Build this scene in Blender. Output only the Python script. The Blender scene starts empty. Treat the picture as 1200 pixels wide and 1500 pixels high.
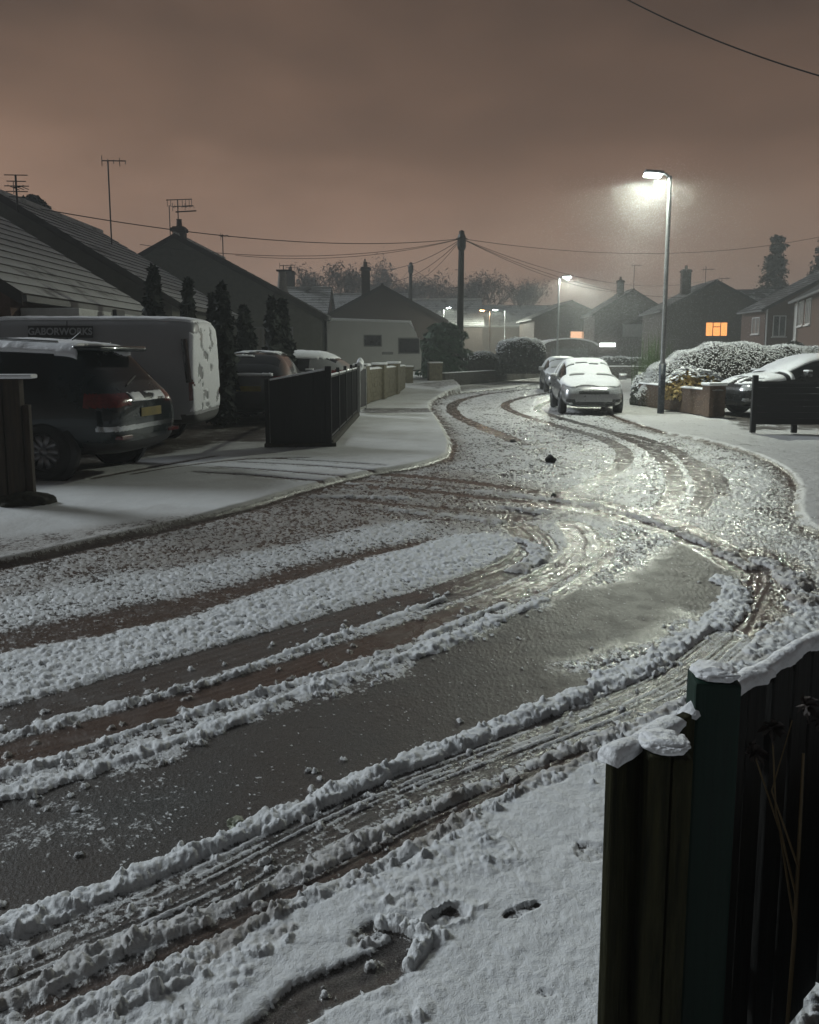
import bpy, bmesh, math, random
import numpy as np
from mathutils import Vector, Matrix

# ------------------------------------------------------------------ camera, world, light, exposure
scene = bpy.context.scene
COL = scene.collection
R = math.radians
EYE, PITCH, FPX, SHIFT = 1.6, R(7.5), 1200.0, -0.0633
cam_d = bpy.data.cameras.new('camera'); cam = bpy.data.objects.new('camera', cam_d); COL.objects.link(cam)
cam.location = (0, 0, EYE); cam.rotation_euler = (R(90) - PITCH, 0, 0)
cam_d.sensor_fit = 'HORIZONTAL'; cam_d.sensor_width = 36; cam_d.lens = 36; cam_d.shift_y = SHIFT
cam_d.clip_start = 0.05; cam_d.clip_end = 3000
scene.camera = cam

world = bpy.data.worlds.new('World'); scene.world = world; world.use_nodes = True
wt = world.node_tree; wt.nodes.clear()
def wn(t, **k):
    n = wt.nodes.new(t)
    for a, b in k.items(): setattr(n, a, b)
    return n
w_out = wn('ShaderNodeOutputWorld'); w_bg = wn('ShaderNodeBackground')
w_tc = wn('ShaderNodeTexCoord'); w_sep = wn('ShaderNodeSeparateXYZ')
wt.links.new(w_tc.outputs['Generated'], w_sep.inputs[0])
w_noise = wn('ShaderNodeTexNoise'); w_noise.inputs['Scale'].default_value = 2.6; w_noise.inputs['Detail'].default_value = 6
w_map = wn('ShaderNodeMapping'); w_map.inputs['Scale'].default_value = (1, 1, 2.6)
wt.links.new(w_tc.outputs['Generated'], w_map.inputs[0]); wt.links.new(w_map.outputs[0], w_noise.inputs['Vector'])
w_add = wn('ShaderNodeMath', operation='MULTIPLY_ADD'); w_add.inputs[1].default_value = 0.34
wt.links.new(w_noise.outputs['Fac'], w_add.inputs[0])
w_sub = wn('ShaderNodeMath', operation='SUBTRACT'); w_sub.inputs[1].default_value = 0.17
wt.links.new(w_sep.outputs['Z'], w_sub.inputs[0]); wt.links.new(w_sub.outputs[0], w_add.inputs[2])
w_ramp = wn('ShaderNodeValToRGB')          # town-lit cloud: pinkish low down, browner and darker above, cool grey overhead
cr = w_ramp.color_ramp
cr.elements[0].position = 0.0; cr.elements[0].color = (0.248, 0.155, 0.108, 1)
cr.elements[1].position = 1.0; cr.elements[1].color = (0.075, 0.085, 0.095, 1)
for p, c in ((0.10, (0.226, 0.139, 0.097, 1)), (0.24, (0.125, 0.077, 0.053, 1)), (0.42, (0.050, 0.034, 0.026, 1)), (0.60, (0.065, 0.066, 0.068, 1))):
    e = cr.elements.new(p); e.color = c
wt.links.new(w_add.outputs[0], w_ramp.inputs[0]); 
# the glow of the town lies ahead and to the left; the sky behind is darker
w_dir = wn('ShaderNodeMapRange'); w_dir.interpolation_type = 'SMOOTHSTEP'
w_dir.inputs['From Min'].default_value = -0.35; w_dir.inputs['From Max'].default_value = 0.75; w_dir.inputs['To Min'].default_value = 0.22; w_dir.inputs['To Max'].default_value = 1.0
wt.links.new(w_sep.outputs['Y'], w_dir.inputs[0])
w_side = wn('ShaderNodeMapRange'); w_side.inputs['From Min'].default_value = -0.45; w_side.inputs['From Max'].default_value = 0.5; w_side.inputs['To Min'].default_value = 1.12; w_side.inputs['To Max'].default_value = 0.72
wt.links.new(w_sep.outputs['X'], w_side.inputs[0])
w_mul = wn('ShaderNodeMath', operation='MULTIPLY'); wt.links.new(w_dir.outputs[0], w_mul.inputs[0]); wt.links.new(w_side.outputs[0], w_mul.inputs[1])
w_vm = wn('ShaderNodeVectorMath', operation='SCALE'); wt.links.new(w_ramp.outputs[0], w_vm.inputs[0]); wt.links.new(w_mul.outputs[0], w_vm.inputs['Scale'])
wt.links.new(w_vm.outputs[0], w_bg.inputs['Color'])
w_bg.inputs['Strength'].default_value = 1.0
wt.links.new(w_bg.outputs[0], w_out.inputs[0])

sun_d = bpy.data.lights.new('sky_glow', 'SUN'); sun = bpy.data.objects.new('sky_glow', sun_d); COL.objects.link(sun)
sun_d.energy = 1.4; sun_d.angle = R(16); sun_d.color = (0.86, 0.95, 1.0)
sun.rotation_euler = Vector((0.82, -0.42, -0.50)).to_track_quat('-Z', 'Y').to_euler()     # soft town glow from over the left-hand roofs

vs = scene.view_settings
vs.view_transform = 'Standard'; vs.look = 'None'; vs.exposure = 0.6; vs.gamma = 1.0; vs.use_curve_mapping = False
cy = scene.cycles
cy.max_bounces = 5; cy.diffuse_bounces = 2; cy.glossy_bounces = 3; cy.transmission_bounces = 4; cy.volume_bounces = 0
cy.transparent_max_bounces = 8; cy.sample_clamp_indirect = 4.0; cy.sample_clamp_direct = 0.0
cy.caustics_reflective = False; cy.caustics_refractive = False
cy.use_denoising = True
HAZE_DENSITY = 0.0042
LAMP_W = 1150.0

# ------------------------------------------------------------------ placing helpers
CP, SP = math.cos(PITCH), math.sin(PITCH)
def ray(px, py):
    u = (px - 600) / FPX; v = (750 - py) / FPX + SHIFT
    return (u, CP + v * SP, v * CP - SP)
def G(px, py, z=0.0):                        # where a sight line meets the level z
    d = ray(px, py); t = (z - EYE) / d[2]
    return (d[0] * t, d[1] * t)
def Q(px, py, y):                            # where a sight line reaches the distance y
    d = ray(px, py); t = y / d[1]
    return Vector((d[0] * t, y, EYE + d[2] * t))

def put(o, parent=None):
    COL.objects.link(o)
    if parent is not None: o.parent = parent
    return o
def tag(o, label, cat, group=None, kind=None):
    if label: o['label'] = label
    if cat: o['category'] = cat
    if group: o['group'] = group
    if kind: o['kind'] = kind
    return o
def thing(name, label, cat, loc=(0, 0, 0), rz=0.0, group=None):
    o = bpy.data.objects.new(name, None); o.empty_display_size = 0.2
    o.location = loc; o.rotation_euler = (0, 0, rz)
    put(o); return tag(o, label, cat, group)
def copy_tree(o, parent=None):
    c = o.copy(); COL.objects.link(c)
    if parent is not None: c.parent = parent
    for ch in list(o.children): copy_tree(ch, c)
    return c

# ------------------------------------------------------------------ mesh builder
class MB:
    def __init__(s): s.v = []; s.f = []; s.m = []
    def add(s, verts, faces, mi=0):
        b = len(s.v); s.v.extend([tuple(p) for p in verts])
        for f in faces: s.f.append(tuple(b + i for i in f)); s.m.append(mi)
        return s
    def box(s, x0, x1, y0, y1, z0, z1, mi=0, M=None):
        p = [Vector((x, y, z)) for z in (z0, z1) for y in (y0, y1) for x in (x0, x1)]
        if M is not None: p = [M @ q for q in p]
        return s.add(p, [(0, 2, 3, 1), (4, 5, 7, 6), (0, 1, 5, 4), (2, 6, 7, 3), (0, 4, 6, 2), (1, 3, 7, 5)], mi)
    def bbox(s, x0, x1, y0, y1, z0, z1, b=0.01, mi=0, M=None):      # bevelled box
        bm = bmesh.new(); bmesh.ops.create_cube(bm, size=1.0)
        for v in bm.verts:
            v.co = Vector(((x0 + x1) / 2 + v.co.x * (x1 - x0), (y0 + y1) / 2 + v.co.y * (y1 - y0), (z0 + z1) / 2 + v.co.z * (z1 - z0)))
        bmesh.ops.bevel(bm, geom=bm.edges[:] + bm.verts[:], offset=b, segments=2, profile=0.6, affect='EDGES')
        return s.bm(bm, mi, M)
    def bm(s, bm, mi=0, M=None):
        bm.verts.index_update()
        s.add([(M @ v.co if M is not None else v.co.copy()) for v in bm.verts], [[v.index for v in f.verts] for f in bm.faces], mi)
        bm.free(); return s
    def tube(s, pts, rad, n=6, mi=0, cap=True):
        pts = [Vector(p) for p in pts]
        if not hasattr(rad, '__len__'): rad = [rad] * len(pts)
        rings = []
        up = Vector((0, 0, 1))
        for i, p in enumerate(pts):
            t = (pts[min(i + 1, len(pts) - 1)] - pts[max(i - 1, 0)])
            t = t.normalized() if t.length > 1e-9 else Vector((0, 0, 1))
            a = t.cross(up)
            if a.length < 1e-3: a = t.cross(Vector((0, 1, 0)))
            a.normalize(); b = t.cross(a)
            rings.append([p + (a * math.cos(2 * math.pi * k / n) + b * math.sin(2 * math.pi * k / n)) * rad[i] for k in range(n)])
        V = [q for r in rings for q in r]; F = []
        for i in range(len(pts) - 1):
            for k in range(n):
                F.append((i * n + k, i * n + (k + 1) % n, (i + 1) * n + (k + 1) % n, (i + 1) * n + k))
        if cap:
            F.append(tuple(range(n - 1, -1, -1))); F.append(tuple((len(pts) - 1) * n + k for k in range(n)))
        return s.add(V, F, mi)
    def lathe(s, prof, n=20, M=None, mi=0):           # prof: (radius, z)
        V = []; F = []
        for r, z in prof:
            for k in range(n):
                a = 2 * math.pi * k / n; p = Vector((r * math.cos(a), r * math.sin(a), z)); V.append(M @ p if M is not None else p)
        for i in range(len(prof) - 1):
            for k in range(n):
                F.append((i * n + k, i * n + (k + 1) % n, (i + 1) * n + (k + 1) % n, (i + 1) * n + k))
        return s.add(V, F, mi)
    def prism(s, poly, y0, y1, mi=0, M=None):          # outline in x,z pushed along y
        n = len(poly)
        V = [Vector((x, y0, z)) for x, z in poly] + [Vector((x, y1, z)) for x, z in poly]
        if M is not None: V = [M @ p for p in V]
        F = [tuple(range(n - 1, -1, -1)), tuple(range(n, 2 * n))] + [(i, (i + 1) % n, n + (i + 1) % n, n + i) for i in range(n)]
        return s.add(V, F, mi)
    def obj(s, name, mats, parent=None, smooth=False, loc=None):
        me = bpy.data.meshes.new(name); me.from_pydata([tuple(p) for p in s.v], [], s.f)
        if not isinstance(mats, (list, tuple)): mats = [mats]
        for m in mats: me.materials.append(m)
        if len(mats) > 1: me.polygons.foreach_set('material_index', s.m)
        if smooth: me.polygons.foreach_set('use_smooth', [True] * len(me.polygons))
        bm = bmesh.new(); bm.from_mesh(me); bmesh.ops.recalc_face_normals(bm, faces=bm.faces[:]); bm.to_mesh(me); bm.free()
        me.update()
        o = bpy.data.objects.new(name, me); put(o, parent)
        if loc is not None: o.location = loc
        return o

def raw_mesh(name, V, F, mats, parent=None, smooth=False):
    """V (n,3) array, F (m,4) or (m,3) array"""
    me = bpy.data.meshes.new(name); V = np.asarray(V, np.float32); F = np.asarray(F, np.int32); k = F.shape[1]
    me.vertices.add(len(V)); me.vertices.foreach_set('co', V.ravel())
    me.loops.add(F.size); me.loops.foreach_set('vertex_index', F.ravel())
    me.polygons.add(len(F)); me.polygons.foreach_set('loop_start', np.arange(0, F.size, k, dtype=np.int32))
    if smooth: me.polygons.foreach_set('use_smooth', np.ones(len(F), bool))
    for m in (mats if isinstance(mats, (list, tuple)) else [mats]): me.materials.append(m)
    me.update(calc_edges=True); me.validate()
    return put(bpy.data.objects.new(name, me), parent)

# ------------------------------------------------------------------ materials
MATS = {}
def M(name, col, rough=0.7, var=0.3, scale=6.0, bump=0.0, metal=0.0, spec=0.5, coat=0.0, detail=5, stretch=(1, 1, 1), col2=None, bscale=None):
    if name in MATS: return MATS[name]
    m = bpy.data.materials.new(name); m.use_nodes = True; t = m.node_tree; b = t.nodes['Principled BSDF']
    tc = t.nodes.new('ShaderNodeTexCoord'); mp = t.nodes.new('ShaderNodeMapping'); mp.inputs['Scale'].default_value = stretch
    t.links.new(tc.outputs['Object'], mp.inputs[0])
    n = t.nodes.new('ShaderNodeTexNoise'); n.inputs['Scale'].default_value = scale; n.inputs['Detail'].default_value = detail; n.inputs['Roughness'].default_value = 0.65
    t.links.new(mp.outputs[0], n.inputs['Vector'])
    r = t.nodes.new('ShaderNodeValToRGB'); t.links.new(n.outputs['Fac'], r.inputs[0])
    c2 = col2 if col2 else tuple(c * (1 + var) for c in col); c1 = col if col2 else tuple(c * (1 - var) for c in col)
    r.color_ramp.elements[0].position = 0.3; r.color_ramp.elements[0].color = (*c1, 1)
    r.color_ramp.elements[1].position = 0.72; r.color_ramp.elements[1].color = (*[min(1, c) for c in c2], 1)
    t.links.new(r.outputs[0], b.inputs['Base Color'])
    rr = t.nodes.new('ShaderNodeMapRange'); t.links.new(n.outputs['Fac'], rr.inputs[0])
    rr.inputs['To Min'].default_value = max(0.02, rough - 0.08); rr.inputs['To Max'].default_value = min(1, rough + 0.1)
    t.links.new(rr.outputs[0], b.inputs['Roughness'])
    b.inputs['Metallic'].default_value = metal; b.inputs['Specular IOR Level'].default_value = spec
    if coat: b.inputs['Coat Weight'].default_value = coat; b.inputs['Coat Roughness'].default_value = 0.05
    if bump:
        bn = t.nodes.new('ShaderNodeBump'); bn.inputs['Strength'].default_value = 0.8; bn.inputs['Distance'].default_value = bump
        if bscale:
            n2 = t.nodes.new('ShaderNodeTexNoise'); n2.inputs['Scale'].default_value = bscale; n2.inputs['Detail'].default_value = 4
            t.links.new(mp.outputs[0], n2.inputs['Vector']); t.links.new(n2.outputs['Fac'], bn.inputs['Height'])
        else: t.links.new(n.outputs['Fac'], bn.inputs['Height'])
        t.links.new(bn.outputs[0], b.inputs['Normal'])
    MATS[name] = m; return m
def EM(name, col, strength):
    if name in MATS: return MATS[name]
    m = bpy.data.materials.new(name); m.use_nodes = True; t = m.node_tree; t.nodes.remove(t.nodes['Principled BSDF'])
    e = t.nodes.new('ShaderNodeEmission'); e.inputs['Color'].default_value = (*col, 1); e.inputs['Strength'].default_value = strength
    t.links.new(e.outputs[0], t.nodes['Material Output'].inputs['Surface']); MATS[name] = m; return m
def lit_pane(name, c1, c2, strength):
    if name in MATS: return MATS[name]
    m = bpy.data.materials.new(name); m.use_nodes = True; t = m.node_tree; t.nodes.remove(t.nodes['Principled BSDF'])
    tc = t.nodes.new('ShaderNodeTexCoord'); w = t.nodes.new('ShaderNodeTexWave'); w.inputs['Scale'].default_value = 3.2; w.inputs['Distortion'].default_value = 1.5
    t.links.new(tc.outputs['Object'], w.inputs[0])
    r = t.nodes.new('ShaderNodeValToRGB'); r.color_ramp.elements[0].color = (*c1, 1); r.color_ramp.elements[1].color = (*c2, 1)
    t.links.new(w.outputs['Fac'], r.inputs[0]); e = t.nodes.new('ShaderNodeEmission'); e.inputs['Strength'].default_value = strength
    t.links.new(r.outputs[0], e.inputs['Color']); t.links.new(e.outputs[0], t.nodes['Material Output'].inputs['Surface']); MATS[name] = m; return m
def snowy(name, base, base2, cover=0.55, scale=2.2, rough=0.7, snowcol=(0.74, 0.75, 0.76), fine=30.0):
    """bare surface with snow lying on it in patches"""
    if name in MATS: return MATS[name]
    m = M(name, base, rough, 0, col2=base2, scale=9); t = m.node_tree; b = t.nodes['Principled BSDF']
    old = b.inputs['Base Color'].links[0].from_socket
    tc = t.nodes.new('ShaderNodeTexCoord')
    n = t.nodes.new('ShaderNodeTexNoise'); n.inputs['Scale'].default_value = scale; n.inputs['Detail'].default_value = 8; n.inputs['Roughness'].default_value = 0.7
    t.links.new(tc.outputs['Object'], n.inputs['Vector'])
    r = t.nodes.new('ShaderNodeValToRGB'); lo = 1 - cover
    r.color_ramp.elements[0].position = max(0, 0.28 + 0.44 * lo - 0.05); r.color_ramp.elements[1].position = min(1, 0.28 + 0.44 * lo + 0.07)
    t.links.new(n.outputs['Fac'], r.inputs[0])
    mx = t.nodes.new('ShaderNodeMix'); mx.data_type = 'RGBA'; t.links.new(r.outputs[0], mx.inputs[0])
    t.links.new(old, mx.inputs[6]); mx.inputs[7].default_value = (*snowcol, 1); t.links.new(mx.outputs[2], b.inputs['Base Color'])
    bn = t.nodes.new('ShaderNodeBump'); bn.inputs['Distance'].default_value = 0.03; bn.inputs['Strength'].default_value = 0.6
    t.links.new(n.outputs['Fac'], bn.inputs['Height']); t.links.new(bn.outputs[0], b.inputs['Normal'])
    return m

SNOW = M('snow', (0.78, 0.79, 0.81), 0.55, 0.04, scale=14, bump=0.012, bscale=40)
SNOW_C = M('car_snow', (0.79, 0.80, 0.83), 0.5, 0.03, scale=9, bump=0.006, bscale=30)
BLACK = M('black_plastic', (0.012, 0.012, 0.013), 0.45, 0.3)
RUBBER = M('tyre_rubber', (0.012, 0.012, 0.012), 0.8, 0.3, bump=0.003, scale=30)
GLASS = M('dark_glass', (0.006, 0.007, 0.008), 0.08, 0.3, spec=0.35)
ALLOY = M('alloy', (0.22, 0.22, 0.23), 0.35, 0.15, metal=0.8)
CHROME = M('chrome', (0.45, 0.46, 0.47), 0.2, 0.1, metal=1.0)
HEADL = M('headlamp_glass', (0.35, 0.36, 0.38), 0.1, 0.5, scale=25, coat=1.0)
TAILL = M('tail_lamp_red', (0.11, 0.006, 0.006), 0.18, 0.4, scale=18, coat=0.5)
AMBER = M('amber_lens', (0.5, 0.16, 0.02), 0.2, 0.2, coat=1.0)
PLATE_Y = M('plate_yellow', (0.20, 0.15, 0.02), 0.6, 0.3)
PLATE_W = M('plate_white', (0.55, 0.55, 0.53), 0.5, 0.1)
WIRE = M('cable_black', (0.012, 0.011, 0.011), 0.6, 0.2)
UPVC = M('window_frame_white', (0.55, 0.55, 0.54), 0.4, 0.1)
UPVC_D = M('window_frame_grey', (0.16, 0.16, 0.16), 0.5, 0.15)
PANE = M('window_pane_dark', (0.018, 0.02, 0.022), 0.06, 0.4, spec=0.6)
CURTAIN = M('pane_curtain', (0.16, 0.15, 0.14), 0.3, 0.3, scale=3, stretch=(6, 6, 0.6))
METAL_GREY = M('galvanised_steel', (0.33, 0.34, 0.35), 0.38, 0.15, metal=0.6, scale=12)

# ================================================================== GROUND
def _hash(ix, iy, s):
    h = (ix.astype(np.int64) * 374761393 + iy.astype(np.int64) * 668265263 + s * 2147483647 * 7) & 0xFFFFFFFF
    h = ((h ^ (h >> 13)) * 1274126177) & 0xFFFFFFFF
    h = ((h ^ (h >> 16)) * 2246822519) & 0xFFFFFFFF
    return ((h ^ (h >> 15)) & 0xFFFFFF).astype(np.float32) / 16777216.0
def vnoise(x, y, s=0):
    ix = np.floor(x); iy = np.floor(y); fx = x - ix; fy = y - iy
    fx = fx * fx * (3 - 2 * fx); fy = fy * fy * (3 - 2 * fy)
    a = _hash(ix, iy, s); b = _hash(ix + 1, iy, s); c = _hash(ix, iy + 1, s); d = _hash(ix + 1, iy + 1, s)
    return (a + (b - a) * fx) * (1 - fy) + (c + (d - c) * fx) * fy
def fbm(x, y, s=0, o=4):
    t = 0; a = 0.5; k = 0
    for i in range(o):
        t = t + a * vnoise(x, y, s + i * 17); k += a; a *= 0.5; x = x * 2.03 + 11.3; y = y * 2.03 + 5.7
    return t / k
def worley(x, y, s=0):
    ix = np.floor(x); iy = np.floor(y); best = np.full(x.shape, 9.0, np.float32); bid = np.zeros(x.shape, np.float32)
    for dx in (-1, 0, 1):
        for dy in (-1, 0, 1):
            cx = ix + dx; cyy = iy + dy
            px = cx + _hash(cx, cyy, s); py = cyy + _hash(cx, cyy, s + 1)
            d = (px - x) ** 2 + (py - y) ** 2
            m = d < best; best = np.where(m, d, best); bid = np.where(m, _hash(cx, cyy, s + 2), bid)
    return np.sqrt(best), bid
def lumps(x, y, size, s):
    """rounded lumps of uneven size, 0..1"""
    d, i = worley(x / size, y / size, s)
    r = 0.35 + 0.45 * i
    return np.sqrt(np.clip(1 - (d / r) ** 2, 0, 1)) * (0.45 + 0.55 * i)
def sst(a, b, x):
    t = np.clip((x - a) / (b - a), 0, 1); return t * t * (3 - 2 * t)

def smooth_px(pts, n=6):
    P = [np.array(p, float) for p in pts]; P = [2 * P[0] - P[1]] + P + [2 * P[-1] - P[-2]]; out = []
    for i in range(1, len(P) - 2):
        for k in range(n):
            t = k / n
            out.append(0.5 * (2 * P[i] + (P[i + 1] - P[i - 1]) * t + (2 * P[i - 1] - 5 * P[i] + 4 * P[i + 1] - P[i + 2]) * t * t
                              + (3 * P[i] - P[i - 1] - 3 * P[i + 1] + P[i + 2]) * t ** 3))
    out.append(P[-2]); return [tuple(p) for p in out]
def world_line(pts, smooth=True):
    return np.array([G(*p) for p in (smooth_px(pts) if smooth else pts)], np.float32)

# ---- grid: fine inside the view, coarse behind and beyond
az = np.concatenate([np.linspace(-180, -41, 28)[:-1], np.linspace(-41, 41, 860), np.linspace(41, 180, 28)[1:]]) * math.pi / 180
az = az[:-1]                                            # closed ring
rr = np.concatenate([[0.25, 0.6], np.geomspace(0.95, 62, 1420), np.geomspace(66, 235, 16)])
A, RR = np.meshgrid(az, rr)
X = (RR * np.sin(A)).astype(np.float32); Y = (RR * np.cos(A)).astype(np.float32)
NA, NR = len(az), len(rr)
X = X.ravel(); Y = Y.ravel()
NEAR = np.where((np.abs(A.ravel()) < 0.73) & (RR.ravel() < 64))[0]     # only these get detail
x = X[NEAR]; y = Y[NEAR]

def path_field(pts, rad, smooth=True):
    """unsigned distance, signed side, arc length to a line, for points within rad"""
    L = world_line(pts, smooth)
    lo = L.min(0) - rad; hi = L.max(0) + rad
    idx = np.where((x > lo[0]) & (x < hi[0]) & (y > lo[1]) & (y < hi[1]))[0]
    cx = x[idx]; cyy = y[idx]
    best = np.full(idx.shape, 1e9, np.float32); side = np.zeros(idx.shape, np.float32); arc = np.zeros(idx.shape, np.float32); acc = 0.0
    for a, b in zip(L[:-1], L[1:]):
        l = float(np.hypot(*(b - a)))
        if l < 1e-6: continue
        s = np.where((cx > min(a[0], b[0]) - rad) & (cx < max(a[0], b[0]) + rad) & (cyy > min(a[1], b[1]) - rad) & (cyy < max(a[1], b[1]) + rad))[0]
        if len(s):
            ux, uy = (b - a) / l; qx = cx[s] - a[0]; qy = cyy[s] - a[1]
            t = np.clip(qx * ux + qy * uy, 0, l); d = np.hypot(qx - ux * t, qy - uy * t)
            m = d < best[s]; sm = s[m]
            best[sm] = d[m]; side[sm] = np.where((ux * qy - uy * qx)[m] > 0, 1, -1) * d[m]; arc[sm] = acc + t[m]
        acc += l
    k = best < rad
    return idx[k], best[k], side[k], arc[k], acc
def inside(poly):
    c = np.zeros(x.shape, bool); n = len(poly)
    for i in range(n):
        x1, y1 = poly[i]; x2, y2 = poly[(i + 1) % n]
        if y1 == y2: continue
        m = ((y1 > y) != (y2 > y)) & (x < (x2 - x1) * (y - y1) / (y2 - y1) + x1)
        c ^= m
    return c
def zone(px_poly, soft, noise_amp=0.0, nscale=1.0, seed=0, smooth=True):
    """0..1 field that is 1 inside the outline, with a ragged soft rim"""
    closed = list(px_poly) + [px_poly[0]]
    L = smooth_px(closed) if smooth else closed
    ins = inside([G(*p) for p in L])
    f = np.where(ins, 1e3, -1e3).astype(np.float32)
    rad = soft * 2 + noise_amp * 2 + 0.05
    idx, d, _, _, _ = path_field(L, rad, False)
    sd = np.where(ins[idx], d, -d)
    if noise_amp: sd = sd + (fbm(x[idx] / nscale, y[idx] / nscale, seed, 4) - 0.5) * 2 * noise_amp
    f[idx] = sd
    return sst(-soft, soft, f)

# ---- outlines, read off the photograph and laid on the ground
KERB_L = [(-260, 880), (0, 834), (130, 805), (260, 775), (370, 747), (450, 722), (540, 699), (610, 687), (655, 673), (662, 655), (652, 632), (640, 612), (631, 598), (640, 585), (672, 577), (730, 571), (790, 563), (850, 556), (900, 548)]
KERB_R = [(880, 549), (880, 590), (890, 606), (925, 620), (975, 636), (1030, 647), (1100, 667), (1150, 693), (1166, 718), (1168, 760), (1230, 790), (1500, 800)]
# near side: fence foot side of the road
NEAR_EDGE = [(60, 1520), (300, 1405), (400, 1345), (560, 1275), (700, 1195), (870, 1112), (1010, 1040), (1110, 985), (1200, 925), (1290, 885)]

n = len(x)
fb_big = fbm(x * 0.9, y * 0.9, 3, 5); fb_mid = fbm(x * 4, y * 4, 9, 4); fb_sm = fbm(x * 18, y * 18, 21, 3)
wx = x + (fbm(x * 9, y * 9, 31, 2) - 0.5) * 0.05; wy = y + (fbm(x * 9, y * 9, 37, 2) - 0.5) * 0.05
L8 = lumps(wx, wy, 0.058, 50); L4 = lumps(wx, wy, 0.031, 60); L2 = lumps(wx, wy, 0.016, 70)

S = np.full(n, 0.62, np.float32) + (fb_mid - 0.5) * 0.5           # snow cover
H = np.full(n, 0.004, np.float32)                                  # smooth depth
C = np.full(n, 0.012, np.float32)                                  # lumpiness (m)
GZ = np.zeros(n, np.float32); NZ = np.ones(n, np.float32)             # groove relief, surface roughness factor
NR_ = np.zeros(n, np.float32)                                      # nearness to a thrown-up bank
D = np.full(n, 0.25, np.float32) + (fb_big - 0.5) * 0.4           # dirt
Wt = np.full(n, 0.75, np.float32)                                  # wetness
def blend(f, s=None, h=None, c=None, d=None, w=None):
    global S, H, C, D, Wt
    if s is not None: S = S + (s - S) * f
    if h is not None: H = H + (h - H) * f
    if c is not None: C = C + (c - C) * f
    if d is not None: D = D + (d - D) * f
    if w is not None: Wt = Wt + (w - Wt) * f

far = sst(11, 17, y)
blend(far, s=0.62 + (fb_mid - 0.5) * 0.6 + (fb_big - 0.5) * 0.5 + (L2 - 0.35) * 0.4, c=0.006, d=0.25, w=0.7)
# lamp-lit speckled field beyond the crossing
blend(zone([(640, 700), (700, 640), (800, 610), (900, 640), (1030, 650), (1160, 720), (1160, 790), (1000, 770), (850, 730), (700, 705)], 0.5, 0.3, 1.2, 5), s=0.50 + (fb_mid - 0.5) * 0.7 + (L2 - 0.35) * 0.5, c=0.006, d=0.22, w=0.85)
# churned brown slush where cars cross to the drive
blend(zone([(380, 752), (470, 715), (620, 692), (720, 700), (900, 735), (1060, 790), (1000, 800), (860, 760), (720, 775), (560, 790), (330, 830), (150, 850), (0, 890), (-100, 900), (0, 850), (200, 800)], 0.35, 0.25, 0.8, 6),
      s=0.46 + (fb_mid - 0.5) * 0.5, c=0.018, d=0.85, w=0.8)
blend(zone([(-60, 940), (0, 925), (250, 880), (420, 835), (600, 792), (640, 800), (450, 850), (250, 915), (0, 965), (-60, 975)], 0.12, 0.08, 0.5, 7), s=0.16, h=0.002, c=0.012, d=0.8)
# grey bands of lumpy snow between wheel lines
blend(zone([(-80, 900), (0, 880), (200, 845), (400, 805), (600, 765), (610, 790), (420, 832), (250, 872), (0, 920), (-80, 935)], 0.14, 0.12, 0.4, 8), s=0.70 + (fb_mid - 0.5) * 0.6, h=0.006, c=0.018, d=0.18)
blend(zone([(-100, 980), (0, 962), (250, 912), (450, 848), (600, 803), (700, 783), (765, 800), (755, 818), (700, 835), (560, 872), (400, 922), (200, 982), (0, 1038), (-100, 1060)], 0.08, 0.06, 0.3, 9), s=0.86 + (fb_mid - 0.5) * 0.6, h=0.008, c=0.020, d=0.04, w=0.4)
# bare wet middle of the road
blend(zone([(-150, 1250), (0, 1172), (150, 1130), (300, 1085), (450, 1028), (600, 975), (720, 928), (800, 890), (850, 850), (930, 815), (1000, 795), (1065, 835), (1075, 870), (1040, 920), (950, 980), (800, 1040), (600, 1118), (400, 1204), (200, 1290), (0, 1370), (-150, 1430)], 0.07, 0.20, 0.35, 10),
      s=0.10 + (fb_mid - 0.5) * 0.22, h=0.001, c=0.004, d=0.30, w=0.35)
blend(zone([(-60, 1200), (60, 1165), (200, 1140), (330, 1150), (250, 1215), (100, 1270), (-60, 1300)], 0.25, 0.3, 0.4, 11), s=0.33 + (fb_mid - 0.5) * 0.4, d=0.05, c=0.004)
# glittering half-melted patches
for q, ps in enumerate(([(870, 855), (900, 770), (985, 770), (985, 800), (930, 840), (850, 862)], [(935, 760), (945, 660), (975, 660), (1000, 720), (1005, 750)], [(830, 975), (900, 950), (960, 930), (1010, 900), (960, 965), (880, 985)])):
    blend(zone(ps, 0.12, 0.12, 0.4, 12 + q), s=0.42 + (fb_mid - 0.5) * 0.6, c=0.014, d=0.05, w=1.0)
blend(zone([(1105, 800), (1175, 830), (1185, 880), (1100, 950), (1040, 985), (1020, 960), (1090, 900), (1120, 850), (1085, 815)], 0.10, 0.08, 0.4, 16), s=0.28 + (fb_mid - 0.5) * 0.6, h=0.002, c=0.010, d=0.95, w=1.0)

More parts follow.
